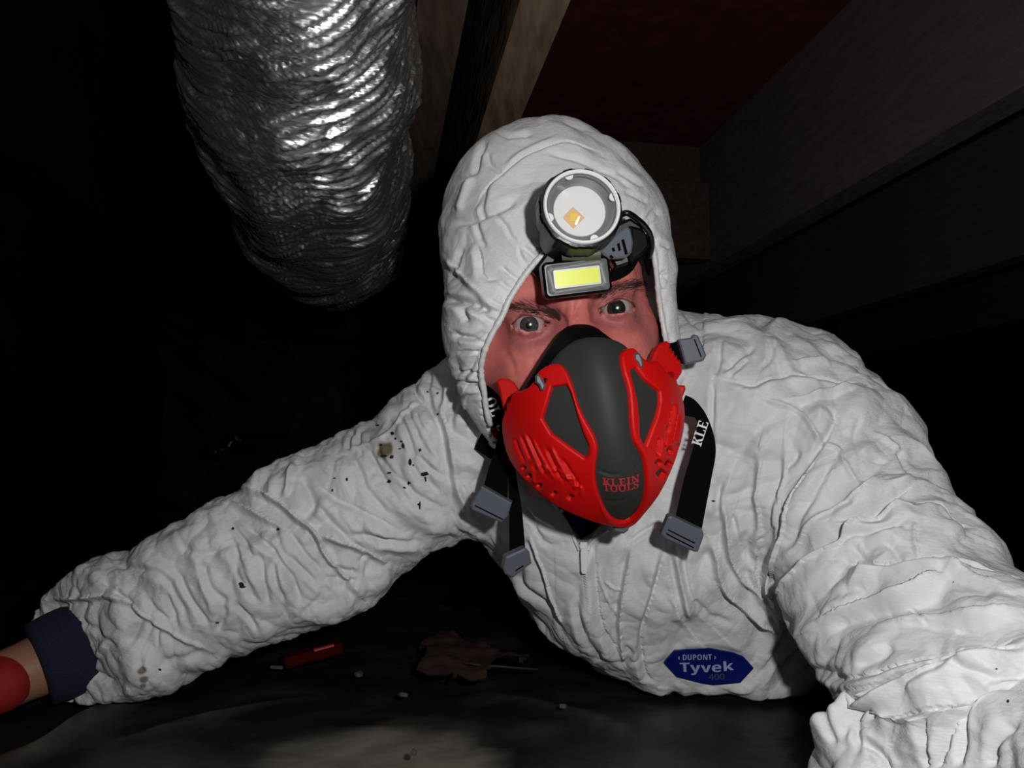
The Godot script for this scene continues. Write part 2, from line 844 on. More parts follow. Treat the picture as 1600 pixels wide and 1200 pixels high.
func noise(seed_: int, freq: float, oct := 4, kind := FastNoiseLite.TYPE_SIMPLEX_SMOOTH) -> FastNoiseLite:
	var n := FastNoiseLite.new()
	n.seed = seed_
	n.frequency = freq
	n.noise_type = kind
	n.fractal_octaves = oct
	return n

func noise_tex(seed_: int, freq: float, size := 512, normal := false, bump := 4.0, ramp: Array = [], oct := 4) -> NoiseTexture2D:
	var t := NoiseTexture2D.new()
	t.noise = noise(seed_, freq, oct)
	t.width = size
	t.height = size
	t.seamless = true
	t.as_normal_map = normal
	t.bump_strength = bump
	if ramp:
		var g := Gradient.new()
		g.offsets = PackedFloat32Array([0.0, 1.0])
		g.colors = PackedColorArray(ramp)
		t.color_ramp = g
	return t

func tri(m: StandardMaterial3D, scale: Vector3) -> void:
	m.uv1_triplanar = true
	m.uv1_world_triplanar = true
	m.uv1_scale = scale

func materials() -> void:
	var m := mat(Color(0.9, 0.9, 0.91), 0.55, 0.0, 0.4)
	m.vertex_color_use_as_albedo = true
	m.normal_enabled = true
	m.normal_texture = noise_tex(3, 0.05, 1024, true, 8.0, [], 5)
	m.normal_scale = 0.3
	tri(m, Vector3(3.2, 11, 5))
	M.suit = m
	M.zip = mat(Color(0.85, 0.85, 0.85), 0.4)
	m = mat(Color(1, 1, 1), 0.5, 0.0, 0.4)
	m.vertex_color_use_as_albedo = true
	m.normal_enabled = true
	m.normal_texture = noise_tex(7, 0.04, 256, true, 3.0)
	m.normal_scale = 0.6
	m.subsurf_scatter_enabled = true
	m.subsurf_scatter_strength = 0.08
	tri(m, Vector3(22, 22, 22))
	M.skin = m
	m = mat(Color(1, 1, 1), 0.18)
	m.vertex_color_use_as_albedo = true
	m.clearcoat_enabled = true
	m.clearcoat = 1.0
	m.clearcoat_roughness = 0.02
	M.eye = m
	M.tear = mat(Color(0.72, 0.36, 0.34), 0.06)
	M.brow = mat(Color(0.24, 0.14, 0.12), 0.7)
	M.navy = mat(Color(0.075, 0.085, 0.2), 0.9)
	M.navy.normal_enabled = true
	M.navy.normal_texture = noise_tex(11, 0.2, 256, true, 6.0)
	tri(M.navy, Vector3(14, 14, 14))
	M.shirt = mat(Color(0.1, 0.12, 0.4), 0.9)
	M.glove = mat(Color(0.55, 0.06, 0.04), 0.8)
	M.red = mat(Color(0.80, 0.03, 0.03), 0.52, 0.0, 0.4)
	M.red.normal_enabled = true
	M.red.normal_texture = noise_tex(12, 0.08, 256, true, 2.0)
	M.red.normal_scale = 0.15
	tri(M.red, Vector3(30, 30, 30))
	M.rubber = mat(Color(0.19, 0.195, 0.19), 0.6, 0.0, 0.4)
	M.seal = mat(Color(0.025, 0.025, 0.028), 0.55, 0.0, 0.3)
	M.strap = mat(Color(0.035, 0.035, 0.037), 0.9, 0.0, 0.2)
	M.strap.normal_enabled = true
	M.strap.normal_texture = noise_tex(13, 0.25, 256, true, 5.0)
	tri(M.strap, Vector3(20, 60, 20))
	M.grey = mat(Color(0.36, 0.38, 0.42), 0.45)
	M.dgrey = mat(Color(0.3, 0.31, 0.33), 0.45)
	M.print_white = mat(Color(0.9, 0.9, 0.9), 0.7)
	M.print_red = mat(Color(0.75, 0.2, 0.2), 0.6)
	M.black = mat(Color(0.035, 0.035, 0.037), 0.35)
	M.label = mat(Color(0.03, 0.09, 0.42), 0.45)
	M.label_print = mat(Color(0.62, 0.7, 0.85), 0.5)
	M.silver = mat(Color(0.95, 0.95, 0.95), 0.35, 0.0)
	M.barrel = mat(Color(0.42, 0.43, 0.44), 0.4, 0.3)
	M.board = mat(Color(0.93, 0.93, 0.94), 0.5)
	M.led = mat(Color(1.0, 0.82, 0.28), 0.4)
	M.led_edge = mat(Color(0.93, 0.74, 0.48), 0.5)
	M.cob = mat(Color(0.9, 0.93, 0.12), 0.35)
	m = mat(Color(1, 1, 1, 0.08), 0.03)
	m.transparency = BaseMaterial3D.TRANSPARENCY_ALPHA
	M.lens = m
	# surroundings
	m = mat(Color(1, 1, 1), 0.45, 0.0, 0.35)
	m.vertex_color_use_as_albedo = true
	m.normal_enabled = true
	m.normal_texture = noise_tex(21, 0.012, 512, true, 6.0)
	m.normal_scale = 0.5
	tri(m, Vector3(1.6, 1.6, 1.6))
	M.plastic = m
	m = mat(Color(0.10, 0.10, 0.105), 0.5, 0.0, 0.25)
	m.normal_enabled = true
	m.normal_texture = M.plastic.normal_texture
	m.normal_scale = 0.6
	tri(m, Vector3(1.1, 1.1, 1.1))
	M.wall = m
	for w in [["wood", Color(0.42, 0.35, 0.29), Color(0.6, 0.51, 0.43)], ["wood_dark", Color(0.26, 0.215, 0.19), Color(0.37, 0.31, 0.275)], ["subfloor", Color(0.3, 0.14, 0.135), Color(0.4, 0.185, 0.175)], ["girder", Color(0.33, 0.3, 0.29), Color(0.4, 0.365, 0.355)]]:
		m = mat(Color(1, 1, 1), 0.85, 0.0, 0.2)
		m.albedo_texture = noise_tex(30 + w[0].length(), 0.02, 512, false, 1.0, [w[1], w[2]])
		m.normal_enabled = true
		m.normal_texture = noise_tex(41, 0.03, 256, true, 3.0)
		m.normal_scale = 0.4
		tri(m, Vector3(7, 7, 0.9) if w[0] != "subfloor" else Vector3(2, 2, 2))
		M[w[0]] = m
	m = mat(Color(0.97, 0.97, 0.97), 0.40, 1.0)
	m.normal_enabled = true
	m.normal_texture = noise_tex(51, 0.02, 512, true, 10.0)
	m.normal_scale = 0.7
	tri(m, Vector3(2, 9, 7))
	M.foil = m
	M.leaf = mat(Color(0.2, 0.13, 0.105), 0.7)
	M.chip = mat(Color(0.3, 0.27, 0.25), 0.8)
	M.scrap = mat(Color(0.25, 0.03, 0.035), 0.8, 0.0, 0.2)
	M.foil_bit = mat(Color(0.8, 0.8, 0.8), 0.25, 0.9)

# ---------------------------------------------------------------- the crawl space
var jdir := Vector3.FORWARD
var jside := Vector3.RIGHT

func J(side: float, y: float, along: float) -> Vector3:
	return Vector3(0, y + (0.015 if y > 0.3 else 0.0), 0) + jside * side + jdir * along

func board(s0: float, s1: float, y0: float, y1: float, a0: float, a1: float) -> Geo:
	var b := Basis(jside, Vector3.UP, -jdir)
	return box(J((s0 + s1) / 2, (y0 + y1) / 2, (a0 + a1) / 2), b, Vector3(s1 - s0, y1 - y0, a1 - a0), 0.003)

func crawl_space() -> void:
	jdir = Vector3(-210.0, 0, -1164.0).normalized()
	jside = Vector3(-jdir.z, 0, jdir.x).normalized()
	if jside.x < 0:
		jside = -jside
	# ceiling: subfloor sheets, joists, blocking
	var c := Node3D.new()
	c.name = "ceiling"
	add_child(c)
	c.set_meta("kind", "structure")
	put("subfloor_panel", board(0.05, 0.75, 0.9, 0.92, -1.2, 1.62), M.subfloor, c, "", "dark red subfloor sheet")
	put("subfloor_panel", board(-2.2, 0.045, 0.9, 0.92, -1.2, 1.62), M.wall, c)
	put("subfloor_panel", board(-2.2, 0.75, 0.9, 0.92, 1.625, 2.9), M.wood_dark, c)
	put("subfloor_panel", board(0.755, 2.6, 0.9, 0.92, -1.2, 2.9), M.wood_dark, c)
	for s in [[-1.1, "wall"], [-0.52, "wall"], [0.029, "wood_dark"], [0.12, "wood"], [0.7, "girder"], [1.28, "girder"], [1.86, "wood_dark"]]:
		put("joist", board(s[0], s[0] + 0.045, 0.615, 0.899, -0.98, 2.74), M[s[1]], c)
	put("blocking", board(0.166, 0.699, 0.66, 0.899, 1.5, 1.54), M.wood_dark, c)
	put("ledger", board(0.166, 0.699, 0.63, 0.8, 1.46, 1.499), M.wood_dark, c)
	# pipe run beyond the second joist
	# ground: black plastic sheet with folds and dust
	var g := Geo.new()
	var nf := noise(61, 5.0, 4)
	var nd := noise(62, 9.0, 5)
	var folds := Strokes.new()
	var fl := func(k: String, a: float, w: float, px: Array) -> void:
		var pts := []
		for q in range(0, px.size(), 2):
			var p := on_floor(px[q], px[q + 1])
			pts.append(Vector2(p.x, p.z) * 1000.0)
		folds.add(k, a, w, curve(pts, 3))
	fl.call("r", 16, 11, [-60, 1215, 60, 1160, 200, 1090, 330, 1030, 420, 1000])
	fl.call("r", 5, 7, [180, 1150, 330, 1110, 480, 1085])
	fl.call("r", 6, 8, [540, 930, 640, 932, 720, 950, 800, 948])
	fl.call("r", 5, 10, [760, 1080, 900, 1110, 1000, 1150])
	fl.call("g", 4, 10, [420, 1130, 560, 1120, 660, 1140, 760, 1190])
	fl.call("r", 5, 9, [1330, 960, 1480, 830, 1560, 830])
	var tp := on_floor(590, 1180)
	var tract_at := Vector2(tp.x, tp.z)
	var nx := 300
	var nz := 300
	var x0 := -1.9
	var z0 := 0.1
	for j in nz + 1:
		for i in nx + 1:
			var x := x0 + 4.2 * i / nx
			var z := z0 - 3.0 * pow(float(j) / nz, 1.3)
			var y := 0.006 * nf.get_noise_2d(x, z) - 0.004 + folds.push(x * 1000.0, z * 1000.0)
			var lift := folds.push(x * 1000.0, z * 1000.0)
			y = minf(y, 0.022)
			var p := Vector3(x, y, z)
			var q := pix(p)
			var dust := clampf(nd.get_noise_2d(x, z) * 1.4 + 0.05, 0.0, 1.0)
			# a dusty tract where the ground meets the lens, left of the chest
			var e := (Vector2(x, z) - tract_at) / Vector2(0.085, 0.062)
			var tract := smoothstep(1.25, 0.75, e.length() + 0.25 * nd.get_noise_2d(x * 2.0, z * 2.0))
			var col := Color(0.011, 0.012, 0.0122).lerp(Color(0.19, 0.17, 0.145), clampf(dust * 0.2 + tract * 0.9 + clampf(lift * 55.0, 0.0, 0.45), 0.0, 1.0))  # besides dust, fold ridges are painted paler, standing in for light they catch
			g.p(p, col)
	for j in nz:
		for i in nx:
			var a := j * (nx + 1) + i
			g.quad(a, a + nx + 1, a + nx + 2, a + 1)
	if (g.v[g.i[2]] - g.v[g.i[0]]).cross(g.v[g.i[1]] - g.v[g.i[0]]).y < 0:
		g.flip()
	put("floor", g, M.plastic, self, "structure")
	var slab_ := put("floor_slab", box(Vector3(0.2, -0.09, -1.5), Basis.IDENTITY, Vector3(6.4, 0.1, 7.0)), M.wall, self, "structure")
	slab_.name = "floor_earth"
	# walls: lined with the same plastic, sagging in folds
	wall("wall_left", J(-0.75, 0, -1.0), J(-0.75, 0, 2.8), 71, [[0, 478, 60, 545, 120, 615, 190, 700], [0, 250, 90, 330, 180, 430], [20, 640, 90, 700, 160, 790]])
	wall("wall_right", J(1.95, 0, -1.0), J(1.95, 0, 2.8), 72, [])
	wall("wall_back", J(-0.85, 0, 2.76), J(2.05, 0, 2.76), 73, [[285, 520, 380, 532, 480, 538, 650, 545], [300, 705, 420, 690, 520, 700], [560, 540, 620, 536, 690, 542]])
	wall("wall_front", J(-0.85, 0, -1.0), J(2.05, 0, -1.0), 74, [])

func wall(called: String, a: Vector3, b: Vector3, seed_: int, creases: Array) -> void:
	var g := Geo.new()
	var along := (b - a).normalized()
	var nrm := along.cross(Vector3.UP)
	if nrm.dot(Vector3(0, 0, -1.2) - (a + b) / 2) < 0:
		nrm = -nrm
	var nf := noise(seed_, 1.8, 3)
	var nr := noise(seed_ + 5, 2.2, 2)
	nr.fractal_type = FastNoiseLite.FRACTAL_RIDGED
	var L := a.distance_to(b)
	var nx := int(L / 0.013)
	var ny := 76
	var st := Strokes.new()
	for px: Array in creases:
		var pts := []
		for q in range(0, px.size(), 2):
			var r := ray(px[q], px[q + 1])
			var hit := cam_at + r * ((a - cam_at).dot(nrm) / r.dot(nrm)) - a
			pts.append(Vector2(hit.dot(along), hit.y) * 1000.0)
		st.add("r", 14, 22, curve(pts, 4))
	for side in 2:
		for j in ny + 1:
			for i in nx + 1:
				var s := L * i / nx
				var y := -0.03 + 0.99 * j / ny
				var o := 0.03 * nf.get_noise_2d(s, y * 0.6) + 0.02 * nr.get_noise_2d(s * 0.8 + y * 0.9, y * 0.9)
				o += st.push(s * 1000.0, y * 1000.0)
				if side == 1:
					o = -0.09
				g.p(a + along * s + Vector3.UP * y + nrm * o)
	var n1 := (nx + 1) * (ny + 1)
	for side in 2:
		for j in ny:
			for i in nx:
				var q := side * n1 + j * (nx + 1) + i
				if side == 0:
					g.quad(q, q + 1, q + nx + 2, q + nx + 1)
				else:
					g.quad(q, q + nx + 1, q + nx + 2, q + 1)
	if (g.v[g.i[2]] - g.v[g.i[0]]).cross(g.v[g.i[1]] - g.v[g.i[0]]).dot(nrm) < 0:
		g.flip()
	put(called, g, M.wall, self, "structure")

func duct() -> void:
	var t := thing("flexible_duct", "silvery crinkled foil flexible duct hanging under the joists in the upper left", "duct", J(-0.068, 0.513, 0.7))
	var g := Geo.new()
	var R := 0.104
	var nz := noise(81, 30.0, 3)
	nz.fractal_type = FastNoiseLite.FRACTAL_RIDGED
	var nb := noise(82, 7.0, 1)
	var nc := noise(84, 60.0, 2)
	var steps := 1750
	var sides := 132
	for k in steps + 1:
		var a := -0.25 + 2.1 * k / steps
		var sag := -0.02 - 0.20 * smoothstep(0.9, 0.3, a) - 0.16 * smoothstep(1.0, 1.9, a)
		var mid := J(-0.076 + 0.006 * sin(a * 5.0), 0.513 - sag, a)
		for s in sides:
			var w := TAU * s / sides
			var e := jside * cos(w) + Vector3.UP * sin(w)
			var at := a + 0.035 * cos(w)
			var helix := fposmod((at * 88.0 + 0.35 * sin(w + 0.7) + w / TAU) + 1.6 * nb.get_noise_3d(a, cos(w) * 0.12, sin(w) * 0.12), 1.0)
			var rib := pow(absf(helix * 2.0 - 1.0), 3.0)
			var crumple := nz.get_noise_3d(at * 5.5, w * R * 0.16, 0.0) * 0.0030 + nc.get_noise_3d(at * 6.0, w * R * 0.3, 3.0) * 0.0018
			var dent := nb.get_noise_3d(a * 1.4, cos(w) * 0.14, sin(w) * 0.14) * 0.014
			g.p(mid + e * (R + rib * 0.0042 * (0.3 + 0.85 * absf(nb.get_noise_3d(a * 2.5, cos(w) * 0.25 + 5.0, sin(w) * 0.25)) * 1.6) + crumple + dent))
	for k in steps:
		for s in sides:
			var s1 := (s + 1) % sides
			g.quad(k * sides + s, (k + 1) * sides + s, (k + 1) * sides + s1, k * sides + s1)
	var q := g.i[0]
	if (g.v[g.i[2]] - g.v[q]).cross(g.v[g.i[1]] - g.v[q]).dot(g.v[q] - J(-0.068, 0.733, -0.25)) < 0:
		g.flip()
	put("foil_jacket", g, M.foil, t)
	# hanger strap round the duct, up to the joist
	var pts := []
	for k in 25:
		var w := PI + PI * k / 24.0
		pts.append(J(-0.068 + cos(w) * (R + 0.01), 0.66 + sin(w) * (R + 0.01), 1.75))
	pts.push_front(J(-0.068 - R - 0.01, 0.899, 1.75))
	pts.append(J(-0.068 + R + 0.01, 0.899, 1.75))
	put("hanger_strap", tube(pts, 0.004, 6), M.strap, t)
# ---------------------------------------------------------------- the person
var suit := Field.new()
var opening := PackedVector2Array()
var cuff_at := Vector3.ZERO
var cuff_n := Vector3.ZERO
var end_at := Vector3.ZERO
var end_n := Vector3.ZERO
var folds := Strokes.new()
var badge_px := PackedVector2Array()
var depth_map := PackedFloat32Array()
const DW := 400
const DH := 300

func smax(a: float, b: float, k: float) -> float:
	var h := maxf(k - absf(a - b), 0.0)
	return maxf(a, b) + h * h * 0.25 / k

func suit_extra(d: float, p: Vector3) -> float:
	d = smax(d, 0.003 - p.y, 0.012)
	if p.x < -0.3:
		d = maxf(d, (p - cuff_at).dot(cuff_n))
	elif p.x > 0.2:
		d = maxf(d, (p - end_at).dot(end_n))
	var q := pix(p)
	if q.z < 0.72 and q.x > 715.0 and q.x < 1090.0 and q.y > 320.0 and q.y < 880.0:
		var s := poly_sd(opening, Vector2(q.x, q.y)) * q.z / F
		var back := 0.675 if q.y < 640.0 else 0.70
		d = maxf(d, -maxf(s, q.z - back))
	return d

func bones(k: float, join: float, list: Array) -> void:       # x, y, depth, radius in pixels
	suit.group(k, join)
	var pts := []
	var rr := []
	for q in range(0, list.size(), 4):
		pts.append(P(list[q], list[q + 1], list[q + 2]))
		rr.append(list[q + 3] * list[q + 2] / F)
	suit.chain(pts, rr)

func define_suit() -> void:
	# chest and belly, the back behind it
	bones(0.05, 0.01, [835, 745, 0.72, 122, 960, 870, 0.73, 130, 1068, 962, 0.755, 122, 1140, 962, 0.755, 126, 1240, 968, 0.755, 118])
	suit.bone(P(960, 760, 0.72), 0.095, P(1150, 800, 0.70), 0.105)
	suit.bone(P(1010, 610, 0.72), 0.070, P(1190, 664, 0.68), 0.083)
	suit.bone(P(1190, 664, 0.68), 0.083, P(1268, 716, 0.65), 0.080)
	suit.bone(P(1000, 820, 0.80), 0.12, P(960, 780, 1.10), 0.13)
	suit.bone(P(1150, 760, 0.78), 0.11, P(1000, 760, 1.10), 0.13)
	suit.bone(P(860, 690, 0.76), 0.075, P(1010, 610, 0.74), 0.070)
	# the arm that reaches out to the picture's left
	bones(0.02, 0.02, [790, 690, 0.72, 118, 745, 690, 0.71, 122, 687, 729, 0.70, 108, 630, 757, 0.70, 101, 567, 790, 0.70, 104, 512, 831, 0.695, 113, 462, 857, 0.69, 108, 400, 887, 0.687, 103, 320, 928, 0.682, 95, 200, 978, 0.672, 96, 100, 1022, 0.657, 84, 40, 1045, 0.645, 80])
	for q in [[468, 772, 0.693, 54], [440, 790, 0.69, 46], [545, 898, 0.69, 50], [512, 915, 0.69, 46], [392, 940, 0.68, 56], [350, 838, 0.682, 52], [270, 890, 0.675, 56], [660, 690, 0.70, 62], [230, 1022, 0.672, 58], [150, 930, 0.662, 46], [300, 985, 0.68, 52]]:
		suit.bone(P(q[0], q[1], q[2] - 0.02), q[3] * q[2] / F, P(q[0] + 8, q[1] - 4, q[2] + 0.02), q[3] * q[2] / F)
	# the arm that comes forward with the phone
	bones(0.02, 0.012, [1285, 730, 0.63, 143, 1322, 812, 0.60, 132, 1380, 905, 0.555, 144, 1440, 1000, 0.51, 150, 1530, 1085, 0.46, 172, 1600, 1130, 0.43, 180])
	bones(0.02, 0.004, [1425, 1238, 0.45, 143, 1600, 1235, 0.41, 152, 1800, 1240, 0.34, 160, 2050, 1220, 0.27, 170])
	# hood
	bones(0.022, 0.010, [852, 352, 0.640, 150, 838, 420, 0.615, 142, 802, 500, 0.592, 92, 796, 535, 0.590, 84, 808, 605, 0.600, 74, 830, 655, 0.625, 74])
	suit.bone(P(852, 352, 0.645), 150 * 0.645 / F, P(905, 376, 0.632), 138 * 0.632 / F)
	suit.bone(P(905, 376, 0.632), 136 * 0.632 / F, P(984, 430, 0.612), 58 * 0.612 / F)
	suit.bone(P(984, 430, 0.612), 58 * 0.612 / F, P(1002, 530, 0.615), 48 * 0.615 / F)
	suit.bone(P(1002, 530, 0.615), 48 * 0.615 / F, P(1010, 640, 0.68), 70 * 0.68 / F)
	suit.bone(P(860, 390, 0.68), 0.088, P(900, 470, 0.72), 0.085)
	suit.bone(P(900, 470, 0.72), 0.085, P(950, 640, 0.76), 0.085)
	suit.extra = suit_extra
	opening = smooth_poly([766, 663, 757, 615, 752, 582, 756, 553, 769, 522, 786, 492, 795, 470, 813, 441, 829, 419, 853, 394, 880, 378, 920, 362, 960, 348, 996, 344, 1013, 365, 1023, 402, 1029, 460, 1035, 500, 1043, 545, 1048, 590, 1030, 680, 985, 780, 935, 828, 914, 846, 904, 846, 886, 808, 850, 760, 800, 712], 2)
	cuff_at = P(108, 1022, 0.657)
	cuff_n = (P(40, 1045, 0.630) - P(97, 1022, 0.657)).normalized()
	end_at = P(2050, 1220, 0.27)
	end_n = (P(2050, 1220, 0.27) - P(1800, 1240, 0.34)).normalized()

func define_folds() -> void:
	var f := folds
	# hood
	stroke(f, "s", 3.2, 5, [750, 330, 765, 300, 785, 280, 820, 250, 855, 235, 887, 229, 935, 245])
	stroke(f, "g", 2.0, 5, [752, 345, 760, 320, 766, 297])
	stroke(f, "g", 3.2, 7, [706, 350, 730, 347, 755, 340, 785, 330, 812, 313])
	stroke(f, "g", 2.4, 5, [712, 285, 742, 277, 752, 247, 764, 220])
	stroke(f, "r", 2.2, 5, [718, 335, 730, 300, 748, 270])
	stroke(f, "g", 1.6, 4, [765, 240, 768, 260, 787, 273])
	stroke(f, "g", 2.0, 4, [776, 206, 795, 215, 832, 210])
	stroke(f, "g", 1.5, 3.5, [775, 337, 792, 355, 800, 372, 812, 382])
	stroke(f, "g", 1.8, 5, [746, 345, 752, 375, 762, 388])
	stroke(f, "s", 2.6, 5, [740, 380, 748, 400, 752, 430, 764, 442, 790, 440])
	stroke(f, "s", -3.0, 6, [695, 405, 712, 427, 735, 450, 762, 474])
	stroke(f, "g", 2.0, 5, [700, 440, 715, 415, 722, 385])
	stroke(f, "g", 6.5, 7, [690, 468, 712, 470, 730, 474, 752, 480, 768, 490])
	stroke(f, "g", 3.0, 6, [722, 475, 734, 504])
	stroke(f, "g", 3.6, 5, [706, 522, 737, 528, 762, 518])
	stroke(f, "g", 2.6, 5, [724, 592, 738, 570, 750, 545])
	stroke(f, "g", 3.4, 6, [726, 597, 748, 606, 760, 612])
	stroke(f, "g", 1.6, 4, [960, 268, 985, 285, 1004, 293])
	stroke(f, "g", 1.4, 4, [972, 300, 995, 312, 1012, 318])
	stroke(f, "g", 1.6, 4, [850, 245, 905, 256, 950, 270, 990, 305])
	stroke(f, "r", 1.2, 4, [790, 262, 830, 232, 870, 218])
	stroke(f, "g", 1.4, 4, [1008, 345, 1020, 330, 1030, 340])
	stroke(f, "g", 2.0, 4, [1030, 380, 1046, 388])
	stroke(f, "g", 2.2, 5, [1024, 430, 1042, 432])
	var rng := RandomNumberGenerator.new()
	rng.seed = 5
	for k in range(0, 14):                         # the gathers of the elastic hem
		var n := opening.size()
		var q := opening[k * 1.4 + 2]
		var dir := (opening[int(k * 1.4 + 3) % n] - opening[int(k * 1.4 + 1)]).normalized()
		var out := Vector2(dir.y, -dir.x)
		if poly_sd(opening, q + out * 5.0) < 0:
			out = -out
		var side := Vector2(-out.y, out.x) * rng.randf_range(-0.4, 0.4)
		var L := rng.randf_range(24, 52)
		stroke(f, "g", rng.randf_range(1.4, 2.4), rng.randf_range(2.6, 4.0), [q.x, q.y, q.x + (out.x + side.x * 0.3) * L * 0.5, q.y + (out.y + side.y * 0.3) * L * 0.5, q.x + (out.x + side.x) * L, q.y + (out.y + side.y) * L])
	# the sleeve on the left, wrist to elbow
	stroke(f, "s", -4.5, 6, [70, 942, 140, 937, 190, 940, 245, 977, 290, 1002, 330, 1022])
	stroke(f, "g", 2.4, 6, [160, 882, 195, 887, 255, 897, 280, 935, 302, 975])
	stroke(f, "g", 3.0, 8, [180, 922, 212, 949])
	stroke(f, "g", 2.4, 5, [230, 930, 240, 947, 268, 972])
	stroke(f, "g", 2.6, 5, [262, 923, 270, 955, 281, 980])
	stroke(f, "g", 2.6, 5, [280, 893, 300, 930, 332, 975])
	stroke(f, "g", 2.4, 6, [321, 875, 335, 917, 364, 942])
	stroke(f, "g", 2.6, 6, [366, 850, 375, 895, 404, 940])
	stroke(f, "g", 3.0, 5, [368, 940, 390, 967, 402, 984])
	stroke(f, "g", 1.6, 3.5, [247, 975, 248, 1012])
	stroke(f, "g", 2.2, 5, [138, 1045, 176, 1068])
	stroke(f, "g", 2.0, 6, [252, 1036, 285, 1025, 320, 1019])
	stroke(f, "g", 1.8, 5, [125, 965, 165, 992, 194, 1012])
	stroke(f, "g", 1.8, 6, [200, 1010, 215, 985, 222, 960])
	stroke(f, "r", 1.6, 6, [150, 1030, 170, 1000, 160, 985])
	stroke(f, "g", 1.5, 6, [285, 855, 330, 865, 372, 845])
	stroke(f, "r", 1.8, 6, [340, 960, 330, 920, 320, 890])
	stroke(f, "g", 2.6, 6, [338, 985, 352, 960, 350, 930])
	# elbow
	stroke(f, "s", -5.0, 6, [358, 790, 395, 805, 440, 830])
	stroke(f, "s", -7.0, 6, [385, 768, 422, 782, 460, 812, 490, 837, 500, 865, 520, 890, 560, 930])
	stroke(f, "s", -5.0, 6, [498, 840, 547, 855, 580, 870, 602, 884])
	stroke(f, "s", 3.6, 6, [496, 765, 525, 785, 565, 802, 620, 828])
	stroke(f, "g", 2.8, 5, [540, 832, 590, 835, 622, 840, 662, 848])
	stroke(f, "g", 3.0, 5, [500, 793, 520, 817, 545, 843])
	stroke(f, "r", 3.0, 5, [462, 725, 452, 745, 450, 765, 443, 778])
	stroke(f, "g", 3.6, 8, [472, 742, 487, 777, 490, 797, 472, 814])
	stroke(f, "g", 3.2, 5, [368, 808, 390, 830, 422, 855, 440, 877, 455, 905, 474, 952])
	stroke(f, "g", 2.4, 5, [360, 818, 385, 850, 402, 874])
	stroke(f, "g", 2.6, 5, [430, 828, 440, 860, 460, 880, 498, 920])
	stroke(f, "g", 2.4, 4.5, [450, 828, 470, 860, 503, 900])
	stroke(f, "g", 2.4, 5, [366, 845, 377, 875, 402, 930])
	stroke(f, "g", 2.4, 5, [404, 858, 412, 890, 421, 945])
	stroke(f, "g", 2.4, 5, [431, 872, 432, 902, 447, 940])
	stroke(f, "g", 2.2, 4, [477, 823, 490, 845, 508, 880])
	stroke(f, "g", 2.4, 5, [515, 890, 540, 893, 562, 897])
	stroke(f, "g", 2.6, 5, [505, 905, 530, 915, 560, 905])
	stroke(f, "g", 2.0, 6, [470, 955, 500, 935, 505, 915])
	stroke(f, "g", 2.0, 4, [560, 850, 575, 868, 562, 880])
	stroke(f, "r", 2.4, 7, [560, 815, 600, 830, 650, 842])
	stroke(f, "r", 2.4, 7, [580, 850, 630, 850, 660, 855])
	# upper arm and shoulder
	stroke(f, "g", 2.4, 5, [687, 558, 672, 590, 670, 622, 685, 665, 702, 735])
	stroke(f, "s", -3.2, 5, [700, 575, 695, 615, 687, 647, 700, 690, 705, 735, 712, 772, 738, 822])
	stroke(f, "g", 2.2, 5, [710, 578, 712, 627, 706, 682])
	stroke(f, "g", 2.6, 5, [644, 610, 665, 632, 676, 655])
	stroke(f, "g", 2.2, 5, [634, 638, 650, 670, 660, 695, 688, 730])
	stroke(f, "g", 2.2, 5, [621, 645, 640, 680, 650, 710, 702, 752])
	stroke(f, "g", 1.8, 4, [574, 698, 595, 740, 612, 760])
	stroke(f, "r", 1.4, 3, [540, 708, 597, 685, 635, 640, 662, 624])
	stroke(f, "g", 1.8, 4, [650, 645, 658, 664, 668, 682])
	stroke(f, "g", 1.8, 5, [554, 713, 575, 765, 608, 799])
	stroke(f, "g", 2.8, 5, [716, 750, 732, 780, 738, 815])
	stroke(f, "g", 1.5, 4, [590, 690, 600, 720, 640, 760])
	stroke(f, "g", 2.0, 4, [560, 700, 566, 680, 575, 668])
	stroke(f, "g", 2.0, 4, [545, 705, 548, 690, 556, 678])
	stroke(f, "g", 2.0, 4, [600, 678, 604, 664, 612, 655])
	stroke(f, "g", 1.6, 5, [640, 700, 655, 740, 690, 770])
	stroke(f, "g", 1.6, 5, [620, 720, 645, 765, 690, 795])
	# chest, the picture's left half
	stroke(f, "g", 2.4, 5, [813, 785, 832, 810, 872, 832])
	stroke(f, "g", 1.5, 4, [825, 800, 850, 845, 880, 850])
	stroke(f, "s", -4.5, 5, [822, 830, 845, 885, 860, 930, 882, 980])
	stroke(f, "g", 4.0, 5, [806, 895, 827, 920, 860, 952, 884, 982])
	stroke(f, "g", 3.0, 5, [780, 830, 795, 865, 815, 895])
	stroke(f, "s", 4.2, 5, [924, 845, 927, 905, 932, 955, 945, 992, 972, 1032])
	stroke(f, "g", 3.4, 6, [898, 930, 912, 970, 920, 995, 952, 1032])
	stroke(f, "g", 2.0, 6, [905, 905, 908, 950, 925, 1000])
	stroke(f, "r", 1.0, 2.5, [934, 898, 952, 940, 967, 967])
	stroke(f, "r", 1.0, 2.5, [945, 905, 960, 918, 972, 922])
	stroke(f, "s", -4.5, 3.5, [986, 848, 975, 900, 966, 955, 967, 1000, 974, 1030])
	stroke(f, "s", 5.0, 5, [1036, 848, 1020, 910, 1002, 965, 997, 1005, 1007, 1050, 1028, 1064])
	stroke(f, "g", 2.2, 4, [975, 1000, 985, 1012, 975, 1035])
	stroke(f, "g", 2.4, 5, [1046, 858, 1055, 910, 1072, 970])
	stroke(f, "r", 2.2, 5, [1054, 858, 1064, 905, 1076, 960])
	stroke(f, "g", 2.6, 5, [1066, 862, 1075, 920, 1097, 952])
	stroke(f, "g", 2.0, 4, [984, 844, 1005, 830, 1030, 816])
